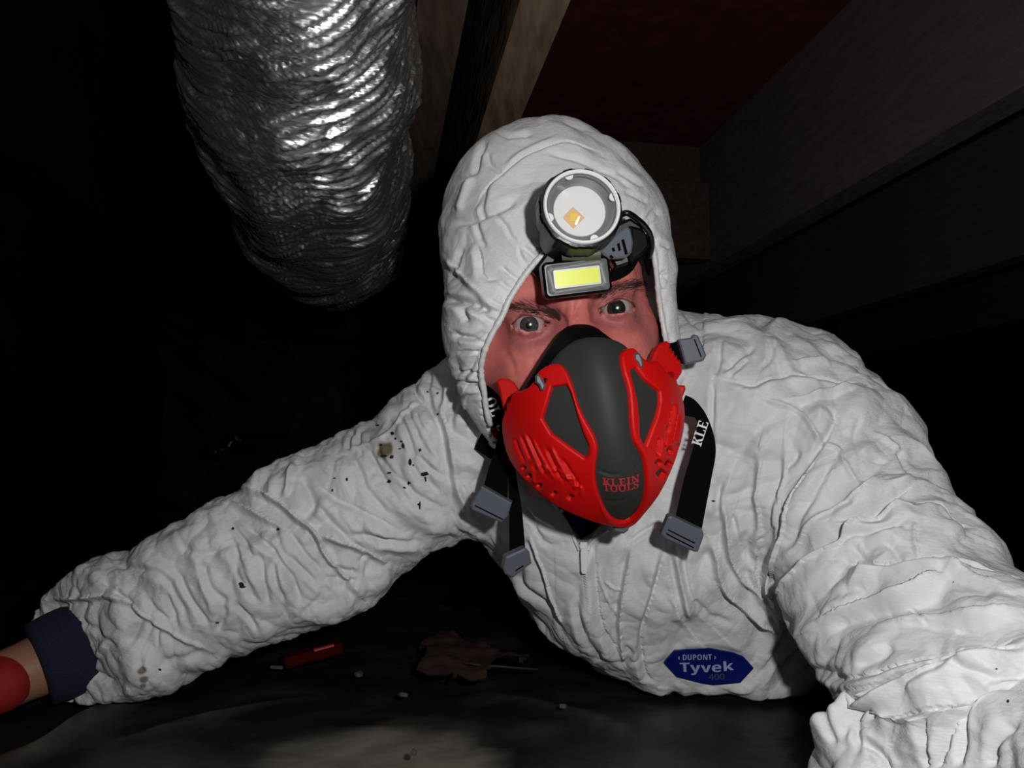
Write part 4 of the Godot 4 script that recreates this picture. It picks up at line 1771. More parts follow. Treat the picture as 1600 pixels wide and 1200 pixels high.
func skin_at(px: float, py: float) -> Vector3:
	var r := hb.transposed() * ray(px, py)
	var o := WH(cam_at)
	var t := 0.45
	for k in 40:
		var d := head_sdf(o + r * t)
		if d < 0.0003:
			break
		t += d * 0.8
		if t > 0.72:
			break
	return HW(o + r * t)

# ---------------------------------------------------------------- cuff, wrist and gloves
func glove(at: Vector3, fwd: Vector3, up: Vector3, thumb: float) -> Geo:
	var x := fwd.normalized()
	var y := (up - x * up.dot(x)).normalized()
	var b := Basis(x, y, x.cross(y))
	var f := Field.new()
	f.group(0.012, 0.01)
	var W := func(q: Vector3) -> Vector3: return at + b * Vector3(q.x, q.y, q.z * thumb)
	f.bone(W.call(Vector3(0, 0, -0.012)), 0.021, W.call(Vector3(0.08, 0.004, -0.028)), 0.014)
	f.bone(W.call(Vector3(0, 0, 0.0)), 0.021, W.call(Vector3(0.085, 0.008, 0.0)), 0.014)
	f.bone(W.call(Vector3(0, 0, 0.012)), 0.021, W.call(Vector3(0.078, 0.004, 0.026)), 0.014)
	var fing := [[0.084, -0.032, 0.066, 0.0], [0.09, -0.011, 0.076, 0.02], [0.088, 0.011, 0.07, 0.02], [0.078, 0.030, 0.054, 0.0]]
	for q in fing:
		f.group(0.003, 0.006)
		var z: float = q[1]
		var L: float = q[2]
		f.chain([W.call(Vector3(q[0] - 0.012, 0.006, z * 0.95)), W.call(Vector3(q[0] + L * 0.42, 0.006, z * 1.25)), W.call(Vector3(q[0] + L * 0.75, -0.006, z * 1.4)), W.call(Vector3(q[0] + L, -0.018, z * 1.45))], [0.0105, 0.0098, 0.009, 0.0078])
	f.group(0.004, 0.012)
	f.chain([W.call(Vector3(0.018, -0.004, -0.024)), W.call(Vector3(0.05, -0.010, -0.052)), W.call(Vector3(0.078, -0.014, -0.062))], [0.015, 0.012, 0.009])
	return nets(f.at, at - Vector3(0.2, 0.2, 0.2), at + Vector3(0.2, 0.2, 0.2), 0.004, f)

func arm_end(o: Node3D) -> void:
	var a := P(135, 1006, 0.668)
	var w := P(46, 1046, 0.638)
	var h := P(-30, 1078, 0.612)
	var dir := (w - a).normalized()
	var pts := []
	var rr := []
	for k in 9:
		var t := k / 8.0
		pts.append(a.lerp(w, t * 0.85))
		rr.append(lerpf(0.039, 0.0365, t) + 0.0015 * sin(PI * t))
	pts.append(pts[-1] + dir * 0.001)
	rr.append(0.029)
	put("shirt_cuff", tube(pts, rr, 40), M.navy, o, "", "navy knitted cuff below the sleeve")
	var sk := tube(curve([a.lerp(w, 0.5), w, h], 8), [0.027, 0.027, 0.027, 0.027, 0.027, 0.0265, 0.0262, 0.026, 0.0255, 0.025, 0.0247, 0.0245, 0.0243, 0.0242, 0.0241, 0.024, 0.024], 32)
	for k in sk.c.size():
		sk.c[k] = Color(0.33, 0.16, 0.1)
	put("wrist", sk, M.skin, o)
	put("glove", glove(P(-2, 1066, 0.622), h - w, Vector3.UP, -1.0), M.glove, o, "", "red work glove")
	put("glove", glove(end_at - end_n * 0.02, end_n + Vector3(0, 0.2, 0), Vector3(-0.4, 0.6, -0.5), 1.0), M.glove, o)
# ---------------------------------------------------------------- the respirator
func mask_f(x: float, y: float) -> float:
	var yc := -0.066
	var down := clampf((yc - y) / 0.09, 0.0, 1.3)
	var W := lerpf(0.072, 0.058, down * down)
	var h := 0.078 if y > yc else 0.098
	var r := pow(absf(x) / W, 2.3) + pow(absf(y - yc) / h, 2.3)
	var z := 0.0
	if r < 1.0:
		z = -0.040 + 0.098 * pow(1.0 - r, 0.5)
	else:
		z = -0.040 - (r - 1.0) * 0.12
	z += 0.009 * exp(-pow(x / 0.0165, 2.0)) * smoothstep(0.0, -0.03, y) * smoothstep(-0.155, -0.11, y)
	return z

func mask_at(px: float, py: float, off: float) -> Vector3:
	var o := WH(cam_at)
	var r := hb.transposed() * ray(px, py)
	var t0 := (0.085 - o.z) / r.z
	var t1 := (-0.09 - o.z) / r.z
	var steps := 26
	var a := t0
	var b := t1
	for k in steps:
		var t := lerpf(t0, t1, float(k + 1) / steps)
		var p := o + r * t
		if p.z < mask_f(p.x, p.y):
			b = t
			break
		a = t
	for k in 12:
		var m := (a + b) / 2
		var p := o + r * m
		if p.z < mask_f(p.x, p.y):
			b = m
		else:
			a = m
	var q := o + r * b
	var e := 0.001
	var n := Vector3(mask_f(q.x - e, q.y) - mask_f(q.x + e, q.y), mask_f(q.x, q.y - e) - mask_f(q.x, q.y + e), 2 * e).normalized()
	n = (n + Vector3(0, 0, 0.6)).normalized()
	return HW(q + n * off)

func mask_lift(extra: float) -> Callable:
	return func(x: float, y: float, off: float) -> Vector3: return mask_at(x, y, off + extra)

func respirator() -> void:
	var o := thing("respirator", "red and black half mask respirator strapped over the nose and chin", "respirator", HW(Vector3(0, -0.06, 0.0)))
	# soft black face seal
	var seal := smooth_poly([812, 610, 838, 566, 862, 528, 880, 506, 905, 499, 930, 503, 955, 520, 990, 545, 1022, 566, 1040, 590, 1052, 640, 1030, 740, 1000, 795, 965, 815, 925, 812, 880, 793, 850, 770, 815, 738, 800, 700, 800, 650])
	var se := put("face_seal", shell(seal, [], mask_lift(-0.006), 0.004, 8.0, 3.0, null, 0.04), M.seal, o, "", "soft black seal against the nose and cheeks")
	# dark grey rubber body
	var body := smooth_poly([848, 590, 866, 560, 890, 538, 915, 529, 945, 529, 968, 536, 985, 550, 1010, 580, 1040, 610, 1052, 650, 1040, 715, 1015, 770, 985, 806, 965, 811, 930, 800, 880, 780, 840, 745, 812, 700, 815, 640])
	var fold := Strokes.new()
	fold.add("w", 0.9, 2.2, curve(flat2([934, 731, 945, 736, 957, 739, 970, 737]), 3))
	fold.add("w", 0.8, 2.0, curve(flat2([985, 734, 990, 729, 994, 722]), 3))
	fold.add("w", 0.8, 1.8, curve(flat2([943, 778, 960, 780, 984, 774]), 3))
	var rb := put("rubber_body", shell(body, [], mask_lift(0.0), 0.003, 7.0, 2.0, func(x: float, y: float) -> float: return fold.push(x, y)), M.rubber, o, "", "dark grey rubber body with a raised centre ridge")
	# red shell: outline, two windows and the open centre
	var outer := smooth_poly([808, 613, 818, 611, 829, 606, 837, 597, 843, 584, 854, 575, 868, 570, 880, 572, 890, 585, 899, 608, 906, 632, 917, 655, 931, 680, 936, 700, 932, 722, 932, 745, 937, 768, 947, 792, 959, 805, 974, 808, 988, 799, 998, 781, 1002, 760, 1001, 733, 997, 711, 985, 692, 980, 669, 978, 639, 975, 608, 968, 586, 964, 562, 969, 550, 984, 547, 992, 553, 1000, 562, 1010, 568, 1020, 566, 1036, 584, 1052, 602, 1058, 622, 1062, 650, 1056, 690, 1042, 731, 1023, 769, 1003, 795, 989, 811, 975, 818, 958, 817, 928, 809, 892, 795, 862, 778, 836, 756, 815, 736, 801, 714, 793, 690, 790, 657, 799, 635], 2)
	var w1 := PackedVector2Array(flat2([866, 606, 887, 603, 893, 614, 898, 630, 904, 652, 912, 674, 921, 694, 921, 706, 915, 711, 890, 694, 865, 675, 852, 653, 859, 630]))
	var w2 := PackedVector2Array(flat2([979, 582, 987, 578, 1000, 595, 1022, 613, 1023, 628, 1019, 648, 1008, 677, 1001, 695, 994, 681, 993, 652, 990, 625, 985, 603]))
	var rel := Strokes.new()
	for s in [[811, 680, 817, 699, 828, 722], [818, 673, 830, 703, 843, 735], [828, 674, 843, 708, 860, 743], [857, 695, 869, 722, 884, 750], [880, 712, 893, 732, 908, 756]]:
		rel.add("w", 2.0, 2.6, curve(flat2(s), 3))
	for s in [[824, 672, 838, 704, 852, 738], [836, 680, 852, 712, 872, 746], [864, 693, 878, 722, 896, 752]]:
		rel.add("r", 1.4, 2.2, curve(flat2(s), 3))
	for s in [[832, 712, 838, 722, 834, 733], [848, 722, 857, 726, 855, 742], [866, 730, 880, 732, 878, 749], [884, 740, 900, 744, 899, 760], [900, 752, 910, 756, 908, 768], [838, 735, 842, 748, 852, 744]]:
		rel.add("r", 1.8, 2.6, curve(flat2(s), 3))
	for s in [[1044, 628, 1040, 655, 1034, 682], [1035, 660, 1033, 680, 1031, 697], [1023, 681, 1021, 695, 1020, 710], [1052, 645, 1049, 665, 1044, 690], [1052, 690, 1046, 705, 1042, 716]]:
		rel.add("w", 2.4, 2.4, curve(flat2(s), 3))
	for s in [[1039, 632, 1036, 660, 1030, 690], [1048, 630, 1046, 665, 1038, 700], [1027, 680, 1026, 700, 1022, 716], [1030, 700, 1036, 706, 1042, 700], [1018, 712, 1026, 716, 1032, 710]]:
		rel.add("r", 1.6, 2.4, curve(flat2(s), 3))
	rel.add("r", 1.0, 2.0, curve(flat2([808, 614, 802, 632, 792, 656]), 3))
	rel.add("r", 0.8, 1.8, curve(flat2([935, 770, 945, 800, 962, 813, 984, 810, 1000, 785]), 3))
	var holes := [w1, w2]
	for h in [[1024, 736, 6, 6], [1035, 722, 4.5, 4.5], [1020, 720, 3.4, 4], [1037, 702, 3, 5], [893, 770, 3.6, 3], [869, 765, 3.4, 2.6], [847, 753, 3.2, 2.6], [832, 739, 3, 2.6], [824, 727, 2.6, 2.6]]:
		holes.append(PackedVector2Array([Vector2(h[0], h[1] - h[3]), Vector2(h[0] + h[2], h[1]), Vector2(h[0], h[1] + h[3]), Vector2(h[0] - h[2], h[1])]))
	put("outer_shell", shell(outer, holes, mask_lift(0.0022), 0.0038, 4.5, 1.4, func(x: float, y: float) -> float: return rel.push(x, y), 0.012), M.red, o, "", "red hard shell with two window openings and vent slots")
	# red wings that carry the straps
	put("strap_wing", plate([774, 596, 782, 591, 792, 592, 800, 597, 806, 606, 810, 614, 802, 634, 793, 658, 788, 648, 783, 628, 779, 608], 0.536, 0.006, 0.0016, -0.25, 0.0), M.red, o)
	put("strap_wing", plate([1019, 566, 1025, 549, 1033, 537, 1043, 532, 1049, 537, 1047, 545, 1051, 543, 1051, 549, 1055, 548, 1055, 555, 1059, 555, 1060, 561, 1064, 563, 1067, 571, 1067, 582, 1056, 598, 1036, 583], 0.540, 0.006, 0.0016, 0.45, 0.15), M.red, o)
	put("strap_wing", plate([1050, 608, 1062, 602, 1070, 602, 1072, 608, 1067, 620, 1063, 634, 1061, 651, 1056, 640], 0.566, 0.006, 0.0014), M.red, o)
	put("strap_wing", plate([762, 672, 774, 667, 790, 664, 793, 690, 783, 692, 772, 684], 0.588, 0.006, 0.0014), M.red, o)
	put("wing_rib", tube(curve([P(809, 613, 0.528), P(803, 633, 0.530), P(793, 658, 0.533)], 5), 0.0013, 8), M.red, o)
	put("wing_rib", tube(curve([P(1020, 566, 0.530), P(1037, 582, 0.536), P(1056, 598, 0.543)], 5), 0.0013, 8), M.red, o)
	put("wing_arm", tube([mask_at(1046, 600, 0.0), P(1046, 585, 0.545)], 0.004, 10), M.red, o)
	put("wing_arm", tube([mask_at(806, 640, 0.0), P(797, 630, 0.542)], 0.004, 10), M.red, o)
	put("wing_arm", tube([mask_at(1052, 640, 0.0), P(1058, 632, 0.570)], 0.004, 10), M.red, o)
	# small grey catches
	put("catch", plate([836, 588, 840, 584, 845, 587, 849, 595, 853, 602, 850, 610, 845, 610, 842, 602, 837, 598], pix(mask_at(845, 598, 0.012)).z, 0.006, 0.0012), M.dgrey, o)
	put("catch", plate([991, 554, 995, 550, 1001, 553, 1004, 561, 1006, 570, 1003, 577, 999, 574, 996, 567, 991, 562], pix(mask_at(998, 563, 0.012)).z, 0.006, 0.0012), M.dgrey, o)
	put("catch_slot", plate([850, 590, 857, 591, 863, 585, 867, 584, 862, 592, 866, 597, 858, 597, 851, 600], pix(mask_at(858, 592, 0.0066)).z, 0.002), M.seal, o)
	put("catch_slot", plate([983, 555, 990, 552, 993, 556, 987, 559, 989, 564, 983, 562], pix(mask_at(988, 558, 0.0066)).z, 0.002), M.seal, o)
	put("chin_catch", plate([956, 819, 982, 817, 982, 829, 975, 834, 960, 831], 0.535, 0.008, 0.001), M.dgrey, o)
	# red print on the ridge
	var print_at := func(cx: float, cy: float, wid: float) -> Callable:
		return func(x: float, y: float, zz: float) -> Vector3:
			var s := F / 0.49
			var ang := deg_to_rad(-5.0)
			var vx := x * s * wid
			var vy := -y * s
			return mask_at(cx + vx * cos(ang) - vy * sin(ang), cy + vx * sin(ang) + vy * cos(ang) + 0.006 * vx * vx * -1.0 + 1.5, 0.0033 + zz)
	put("lettering", lettering("KLEIN", "Droid Serif", 9.8 * 0.49 / F, print_at.call(968, 748.5, 1.08), 0.0003, true), M.print_red, rb)
	put("lettering", lettering("TOOLS", "Droid Serif", 8.8 * 0.49 / F, print_at.call(968, 757.0, 0.98), 0.0003, true), M.print_red, rb)
	# straps
	var s1 := put("strap", band([752, 556, 0.600, 757, 585, 0.592, 757, 612, 0.587, 763, 645, 0.583, 776, 672, 0.580, 789, 694, 0.578], [770, 560, 0.592, 777, 588, 0.584, 780, 612, 0.580, 788, 640, 0.577, 795, 662, 0.574, 800, 690, 0.573]), M.strap, o)
	var s2 := put("strap", band([783, 655, 0.574, 774, 697, 0.572, 763, 732, 0.574, 754, 766, 0.578], [795, 655, 0.570, 796, 700, 0.566, 794, 742, 0.568, 792, 786, 0.573]), M.strap, o)
	put("strap", band([791, 690, 0.580, 794, 750, 0.580, 795, 800, 0.582, 796, 872, 0.590], [800, 690, 0.576, 807, 750, 0.576, 815, 795, 0.578, 821, 864, 0.587]), M.strap, o)
	put("strap", band([741, 701, 0.626, 748, 684, 0.616, 757, 669, 0.607], [767, 718, 0.612, 776, 700, 0.604, 784, 680, 0.595]), M.strap, o)
	put("strap", band([1040, 537, 0.575, 1052, 535, 0.572, 1064, 531, 0.570], [1050, 566, 0.575, 1062, 568, 0.572, 1075, 570, 0.570]), M.strap, o)
	var s6 := put("strap", band([1071, 617, 0.574, 1086, 625, 0.569, 1103, 646, 0.565, 1115, 676, 0.562, 1119, 707, 0.560, 1112, 748, 0.558, 1104, 790, 0.557, 1096, 832, 0.557], [1060, 648, 0.572, 1074, 650, 0.567, 1088, 655, 0.563, 1089, 680, 0.559, 1081, 708, 0.557, 1070, 745, 0.556, 1062, 780, 0.555, 1054, 815, 0.555]), M.strap, o)
	put("strap", band([1026, 500, 0.60, 1030, 520, 0.595, 1036, 540, 0.585], [1040, 500, 0.61, 1044, 520, 0.605, 1050, 540, 0.595]), M.strap, o)
	# white words woven into the straps
	var woven := func(cx: float, cy: float, d: float, deg: float, gx: float) -> Callable:
		return func(x: float, y: float, zz: float) -> Vector3:
			var a := deg_to_rad(deg)
			var s := F / d
			var vx := x * s * cos(a) + y * s * sin(a)
			var vy := x * s * sin(a) - y * s * cos(a)
			return P(cx + vx, cy + vy, d + gx * vx - zz)
	var um := 0.57 / F
	put("lettering", lettering("N", "Droid Serif", 15 * um, woven.call(764, 580, 0.5865, 62.0, -0.0004), 0.0004), M.print_white, s1)
	put("lettering", lettering("OL", "Droid Serif", 17 * um, woven.call(770, 635, 0.5785, 66.0, -0.0003), 0.0004, true, 0.92), M.print_white, s1)
	put("lettering", lettering("S", "Droid Serif", 15 * um, woven.call(784, 668, 0.5745, 70.0, -0.0003), 0.0004), M.print_white, s1)
	put("lettering", lettering("KLE", "Droid Serif", 15.5 * um, woven.call(1094, 677, 0.5580, -72.0, 0.0001), 0.0004, true, 0.9), M.print_white, s6)
	# grey buckles
	buckle(o, [734, 790, 752, 760, 799, 786, 792, 809, 783, 817, 738, 798], 0.569, -0.15, -0.1, [[742, 790, 786, 812]])
	buckle(o, [791, 871, 821, 857, 828, 863, 831, 881, 802, 903, 790, 898, 787, 890], 0.580, 0.35, -0.2, [[806, 892, 818, 884]])
	buckle(o, [1060, 530, 1081, 527, 1084, 522, 1091, 524, 1104, 555, 1100, 563, 1071, 569], 0.564, 0.0, 0.1, [[1085, 530, 1096, 558]])
	buckle(o, [1033, 836, 1044, 809, 1050, 807, 1099, 831, 1100, 838, 1091, 863, 1085, 863, 1038, 842], 0.549, 0.0, -0.25, [[1044, 828, 1086, 849], [1041, 834, 1084, 856]])

func buckle(o: Node3D, px: Array, d: float, gx: float, gy: float, slots: Array) -> void:
	var b := put("strap_buckle", plate(px, d, 0.007, 0.0012, gx, gy), M.grey, o)
	for s in slots:
		var e := (Vector2(s[2], s[3]) - Vector2(s[0], s[1])).normalized().orthogonal() * 0.9
		var c := Vector2.ZERO
		for k in range(0, px.size(), 2):
			c += Vector2(px[k], px[k + 1]) / (px.size() / 2)
		var mid := Vector2(s[0] + s[2], s[1] + s[3]) / 2 - c
		put("slot", plate([s[0] + e.x, s[1] + e.y, s[2] + e.x, s[3] + e.y, s[2] - e.x, s[3] - e.y, s[0] - e.x, s[1] - e.y], d + (gx * mid.x - gy * mid.y) * d / F - 0.0004, 0.0006, 0.0, gx, gy), M.strap, b)

# ---------------------------------------------------------------- the head lamp
func head_lamp() -> void:
	var o := thing("head_lamp", "black head lamp with a big round lens and a yellow light strip on the forehead", "head lamp", HW(Vector3(0.005, 0.06, 0.01)))
	var D := 0.480
	var px := D / F
	var axis := (cr * 0.125 + cu * 0.17 - cf).normalized()
	var x := (hb.x - axis * hb.x.dot(axis)).normalized()
	var b := Basis(x, axis.cross(x), axis)
	var c := P(909.5, 322.5, D)            # middle of the front ring
	var R := 61.5 * px
	# body and the ribbed black collar
	put("lamp_body", lathe(c, b, [Vector2(0.0001, -0.058), Vector2(R * 0.72, -0.058), Vector2(R * 0.80, -0.054), Vector2(R * 0.82, -0.032), Vector2(R * 0.92, -0.026), Vector2(R * 0.95, -0.018)], 64), mat(Color(0.14, 0.14, 0.145), 0.4), o)
	put("focus_collar", lathe(c, b, [Vector2(R * 0.9, -0.02), Vector2(R * 1.04, -0.0195), Vector2(R * 1.085, -0.017), Vector2(R * 1.085, -0.004), Vector2(R * 1.05, -0.0015), Vector2(R * 0.985, -0.001)], 144, func(t: float, a: Vector2) -> float: return 1.0 + (0.022 * smoothstep(0.2, 0.5, sin(t * 12.0)) if a.x > R * 1.03 else 0.0)), M.black, o)
	put("front_ring", lathe(c, b, [Vector2(R * 1.0, -0.003), Vector2(R * 1.0, 0.0005), Vector2(R * 0.975, 0.0016), Vector2(R * 0.935, 0.0016), Vector2(R * 0.905, 0.0), Vector2(R * 0.90, -0.003)], 96), M.silver, o, "", "bright ring round the lens")
	put("barrel", lathe(c, b, [Vector2(R * 0.90, -0.0005), Vector2(R * 0.885, -0.006), Vector2(R * 0.76, -0.008), Vector2(R * 0.66, -0.0086)], 96), M.barrel, o, "", "grey inner barrel")
	put("light_board", lathe(c, b, [Vector2(0.0001, -0.0075), Vector2(R * 0.68, -0.0075), Vector2(R * 0.685, -0.0088)], 72), M.board, o, "", "white disc behind the lens")
	put("lens", lathe(c, b, [Vector2(R * 0.90, -0.001), Vector2(R * 0.80, 0.0012), Vector2(R * 0.6, 0.0042), Vector2(R * 0.4, 0.006), Vector2(R * 0.2, 0.0068), Vector2(0.0001, 0.007)], 72), M.lens, o, "", "clear domed lens")
	for k in 4:
		var a := PI / 2 * k + deg_to_rad(10.0)
		var e := b.x * cos(a) + b.y * sin(a)
		var pos := c + e * R * 0.885 - axis * 0.0008
		var half := PackedVector2Array()
		for s in 9:
			half.append(Vector2.from_angle(PI * s / 8.0) * Vector2(0.0028, 0.0026))
		put("ring_tab", slab(half, Transform3D(Basis(axis.cross(-e), -e, axis), pos), 0.001, 0.0003), M.silver, o)
	# the light chip: a square stood on its corner
	var lc := c - axis * 0.0066
	var sh: Vector3 = b.x * (-13.0 * px) + b.y * (-10.0 * px)
	var q := 18.0 * px
	put("led_chip", slab(PackedVector2Array([Vector2(0, -q), Vector2(q, 0), Vector2(0, q), Vector2(-q, 0)]), Transform3D(Basis(cr, axis.cross(cr).normalized(), axis).orthonormalized(), lc + sh), 0.0009, 0.0004), M.led_edge, o, "", "amber light chip")
	var q2 := 9.5 * px
	put("led_core", slab(PackedVector2Array([Vector2(-q2 * 0.75, -q2 * 0.7), Vector2(q2, -q2 * 0.8), Vector2(q2 * 0.8, q2 * 0.6), Vector2(-q2 * 0.5, q2 * 0.9)]), Transform3D(Basis(cr, axis.cross(cr).normalized(), axis).orthonormalized(), lc + sh + axis * 0.0005), 0.0004, 0.0002), M.led, o)
	# bracket and hinge between the two lights
	put("bracket", plate([850, 372, 856, 392, 832, 424, 842, 436, 862, 424, 872, 402, 900, 404, 950, 398, 962, 420, 985, 412, 1002, 392, 1010, 372, 1003, 352, 985, 340, 960, 352, 930, 390, 890, 394], 0.527, 0.012, 0.002), M.black, o)
	put("hinge", tube([P(878, 400, 0.505), P(938, 397, 0.503)], 0.0062, 20), mat(Color(0.3, 0.31, 0.2), 0.5), o)
	put("side_plate", plate([938, 392, 950, 378, 966, 362, 980, 352, 986, 358, 990, 378, 988, 394, 980, 402, 966, 404, 950, 404], 0.509, 0.006, 0.0014, 0.2), M.grey, o, "", "grey slotted side plate")
	for s in [[973.5, 374, 979.5, 397, 3.4], [966.5, 380, 969, 391, 3.0], [958, 387, 960, 392, 3.2], [954, 399, 958, 403, 3.2]]:
		var dd: float = 0.5055 + 0.2 * (s[0] - 966.0) * 0.5 / F
		put("slot", tube([P(s[0], s[1], dd), P(s[2], s[3], dd)], s[4] * 0.5 * 0.5 / F, 10), M.strap, o)
	put("side_block", plate([986, 352, 1002, 356, 1012, 366, 1016, 384, 1006, 396, 996, 404, 988, 412, 984, 398], 0.522, 0.014, 0.002, 0.2), M.black, o)
	# lower strip light
	var tb := hb * Basis(Vector3.BACK, deg_to_rad(-3.0)) * Basis(Vector3.RIGHT, deg_to_rad(4.0))
	var lp := P(902, 433, 0.500)
	var u := 0.500 / F
	put("strip_housing", slab(round_rect(108 * u, 57 * u, 9 * u), Transform3D(tb, lp), 0.013, 0.0018), M.black, o)
	var rim := Geo.new()
	var outer := round_rect(96 * u, 46 * u, 7 * u)
	var inner := round_rect(74 * u, 29 * u, 2.5 * u)
	var tt := Transform3D(tb, lp + tb.z * 0.0012)
	for k in outer.size():
		var l := (k + 1) % outer.size()
		var a := [outer[k], outer[l]]
		var c2 := [inner[k], inner[l]]
		var f0 := rim.p(tt * Vector3(a[0].x, a[0].y, -0.002))
		for e in [[a[1], -0.002], [a[1] * 0.985, 0.0004], [a[0] * 0.985, 0.0004], [c2[1] * 1.03, 0.0004], [c2[0] * 1.03, 0.0004], [c2[1], -0.0008], [c2[0], -0.0008]]:
			rim.p(tt * Vector3(e[0].x, e[0].y, e[1]))
		rim.quad(f0, f0 + 3, f0 + 2, f0 + 1)
		rim.quad(f0 + 3, f0 + 5, f0 + 4, f0 + 2)
		rim.quad(f0 + 5, f0 + 7, f0 + 6, f0 + 4)
	if (rim.v[rim.i[8]] - rim.v[rim.i[6]]).cross(rim.v[rim.i[7]] - rim.v[rim.i[6]]).dot(tb.z) < 0:
		rim.flip()
	put("strip_bezel", rim, mat(Color(0.42, 0.43, 0.43), 0.45), o, "", "grey bezel of the strip light")
	put("strip_panel", slab(round_rect(75 * u, 30 * u, 2.5 * u), Transform3D(tb, lp + tb.z * 0.0005), 0.0006), mat(Color(0.8, 0.8, 0.78), 0.3), o)
	put("light_strip", slab(round_rect(69 * u, 23.5 * u, 1.5 * u), Transform3D(tb, lp + tb.z * 0.0008), 0.0004), M.cob, o, "", "yellow light strip")
	# band round the brow and the cable
	put("head_band", band([826, 432, 0.560, 840, 420, 0.545, 858, 408, 0.532], [838, 446, 0.553, 850, 446, 0.538, 866, 440, 0.526], 0.002), M.strap, o)
	put("head_band", band([985, 345, 0.535, 1003, 356, 0.548, 1014, 372, 0.566, 1022, 400, 0.590], [955, 440, 0.527, 985, 428, 0.540, 1004, 402, 0.560, 1014, 432, 0.586], 0.002), M.strap, o)
	put("head_band", band([1010, 360, 0.572, 1018, 385, 0.578, 1026, 430, 0.588, 1030, 470, 0.600, 1034, 520, 0.612], [1018, 352, 0.590, 1027, 385, 0.596, 1034, 430, 0.604, 1038, 470, 0.615, 1044, 520, 0.625], 0.002), M.strap, o)
	put("cable", tube(curve([P(966, 338, 0.520), P(980, 333, 0.515), P(996, 343, 0.522), P(1008, 354, 0.535), P(1016, 368, 0.548), P(1018, 388, 0.560), P(1014, 402, 0.570)], 8), 0.0022, 10), M.black, o, "", "black cable looping from lamp to band")

# ---------------------------------------------------------------- litter on the plastic sheet
func flake(px: Array, h: float, thick: float, curl: float, seed_: int) -> Geo:
	var poly := PackedVector2Array()
	for k in range(0, px.size(), 2):
		var p := on_floor(px[k], px[k + 1], h)
		poly.append(Vector2(p.x, p.z))
	var g := Geo.new()
	var lo := poly[0]
	var hi := poly[0]
	for q in poly:
		lo = lo.min(q)
		hi = hi.max(q)
	var st := maxf((hi - lo).x, (hi - lo).y) / 60.0
	var nf := noise(seed_, 14.0, 3)
	var nx := int((hi.x - lo.x) / st) + 3
	var nz := int((hi.y - lo.y) / st) + 3
	var ids := {}
	for side in 2:
		for j in nz:
			for i in nx:
				var c := lo + Vector2(i - 0.5, j - 0.5) * st
				if poly_sd(poly, c + Vector2(st, st) / 2) > 0:
					continue
				var q := []
				for e in [[0, 0], [1, 0], [1, 1], [0, 1]]:
					var key: int = ((j + e[1]) * 1000 + i + e[0]) * 2 + side
					if not ids.has(key):
						var w: Vector2 = c + Vector2(e[0], e[1]) * st
						ids[key] = g.p(Vector3(w.x, h + curl * (nf.get_noise_2d(w.x, w.y) + 0.4) - side * thick, w.y))
					q.append(ids[key])
				if side == 0:
					g.quad(q[0], q[1], q[2], q[3])
				else:
					g.quad(q[0], q[3], q[2], q[1])
	if g.i.size() and (g.v[g.i[2]] - g.v[g.i[0]]).cross(g.v[g.i[1]] - g.v[g.i[0]]).y < 0:
		g.flip()
	return g

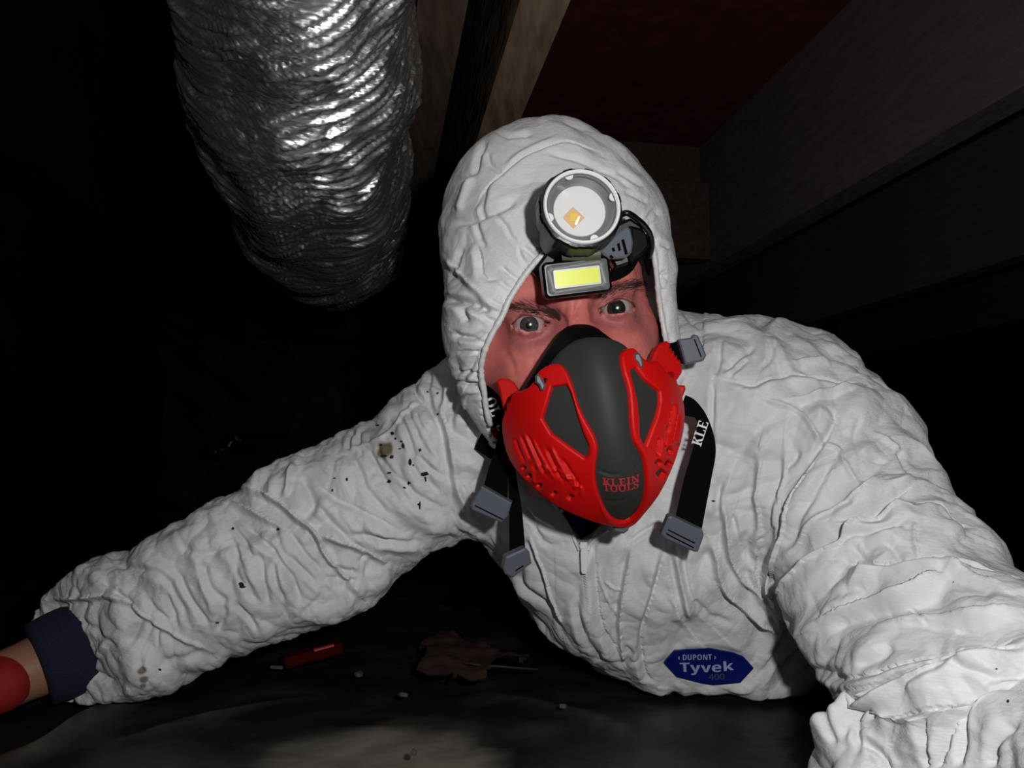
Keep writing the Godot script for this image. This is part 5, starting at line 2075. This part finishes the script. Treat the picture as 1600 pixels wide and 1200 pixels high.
func litter() -> void:
	var at := on_floor(735, 1040)
	var l := thing("dead_leaf", "curled brown dead leaf with ragged edges on the black sheet beside the chest", "leaf", at)
	put("blade", flake([650, 1052, 668, 1024, 655, 1005, 690, 994, 720, 1000, 745, 1012, 775, 1024, 800, 1036, 826, 1036, 830, 1048, 815, 1052, 800, 1046, 770, 1048, 756, 1062, 735, 1066, 716, 1062, 712, 1078, 706, 1062, 690, 1060, 672, 1060], 0.013, 0.0006, 0.012, 5), M.leaf, l)
	put("stalk", tube(curve([on_floor(660, 1008, 0.013), on_floor(720, 1034, 0.018), on_floor(790, 1042, 0.016), on_floor(840, 1046, 0.010)], 6), 0.0011, 7), M.leaf, l)
	var r := thing("red_scrap", "dark red plastic scrap on the black sheet under the outstretched arm", "scrap", on_floor(500, 1010))
	put("scrap_piece", outward(box(on_floor(490, 1022, 0.016), Basis(Vector3.UP, 0.35) * Basis(Vector3.BACK, 0.18), Vector3(0.058, 0.011, 0.020), 0.003), on_floor(490, 1022, 0.014)), M.scrap, r)
	put("scrap_highlight", box(on_floor(506, 1012, 0.0262), Basis(Vector3.UP, 0.35) * Basis(Vector3.BACK, 0.18), Vector3(0.020, 0.002, 0.006), 0.001), mat(Color(0.75, 0.3, 0.28), 0.4), r, "", "pale highlight painted along the edge")  # pale pink piece paints in the highlight on the red plastic
	var places := [[562, 1050, 9, "pale wood chip lying alone between the red scrap and the leaf"], [432, 1040, 10, "grey chip under the sleeve left of the red scrap"], [690, 1030, 9, "pale chip lying on the near edge of the dead leaf"], [630, 1082, 7, "thin chip on the sheet in front of the dead leaf"], [648, 1172, 5, "tiny pale stone at the edge of the dusty tract"], [880, 1100, 5, "small chip on the sheet right of the dead leaf, under the chest"]]
	for k in places.size():
		var s: Array = places[k]
		var p := on_floor(s[0], s[1], 0.012)
		var rng := RandomNumberGenerator.new()
		rng.seed = 300 + k
		var w: float = s[2] * 0.62 / F
		var poly := PackedVector2Array()
		for e in 8:
			poly.append(Vector2.from_angle(TAU * e / 8.0) * Vector2(w * rng.randf_range(0.8, 1.4), w * rng.randf_range(0.5, 1.1)))
		var t := Transform3D(Basis(Vector3.UP, rng.randf() * 3.0) * Basis(Vector3.RIGHT, -PI / 2 + rng.randf_range(0.1, 0.4)), p)
		var c := thing("wood_chip", s[3], "chip", p, "chips on the sheet")
		put("chip_body", slab(poly, t, 0.003, 0.0008), M.chip, c)
	var fp := [[352, 700, 5], [362, 693, 6], [372, 687, 5], [380, 690, 4], [343, 707, 4], [334, 727, 4]]
	var shred_names := ["bright foil shred in mid trail on the black sheet behind the arm", "largest bright foil shred of the trail on the black sheet behind the arm", "topmost bright foil shred of the trail on the black sheet behind the arm", "rightmost bright foil shred of the trail on the black sheet behind the arm", "second lowest bright foil shred of the trail on the black sheet behind the arm", "lowest bright foil shred, apart from the trail on the black sheet"]
	var wall_at := J(0, 0, 2.735)
	for k in fp.size():
		var s: Array = fp[k]
		var rr := ray(s[0], s[1])
		var q := cam_at + rr * ((wall_at - cam_at).dot(jdir) / rr.dot(jdir))
		var c := thing("foil_shred", shred_names[k], "foil", q, "foil shreds behind the arm")
		put("shred", outward(box(q, Basis(Vector3.BACK, k * 1.1) * Basis(Vector3.RIGHT, 0.2), Vector3([0.014, 0.022, 0.015, 0.012, 0.012, 0.013][k], 0.009, 0.06), 0.001), q), M.foil_bit, c)
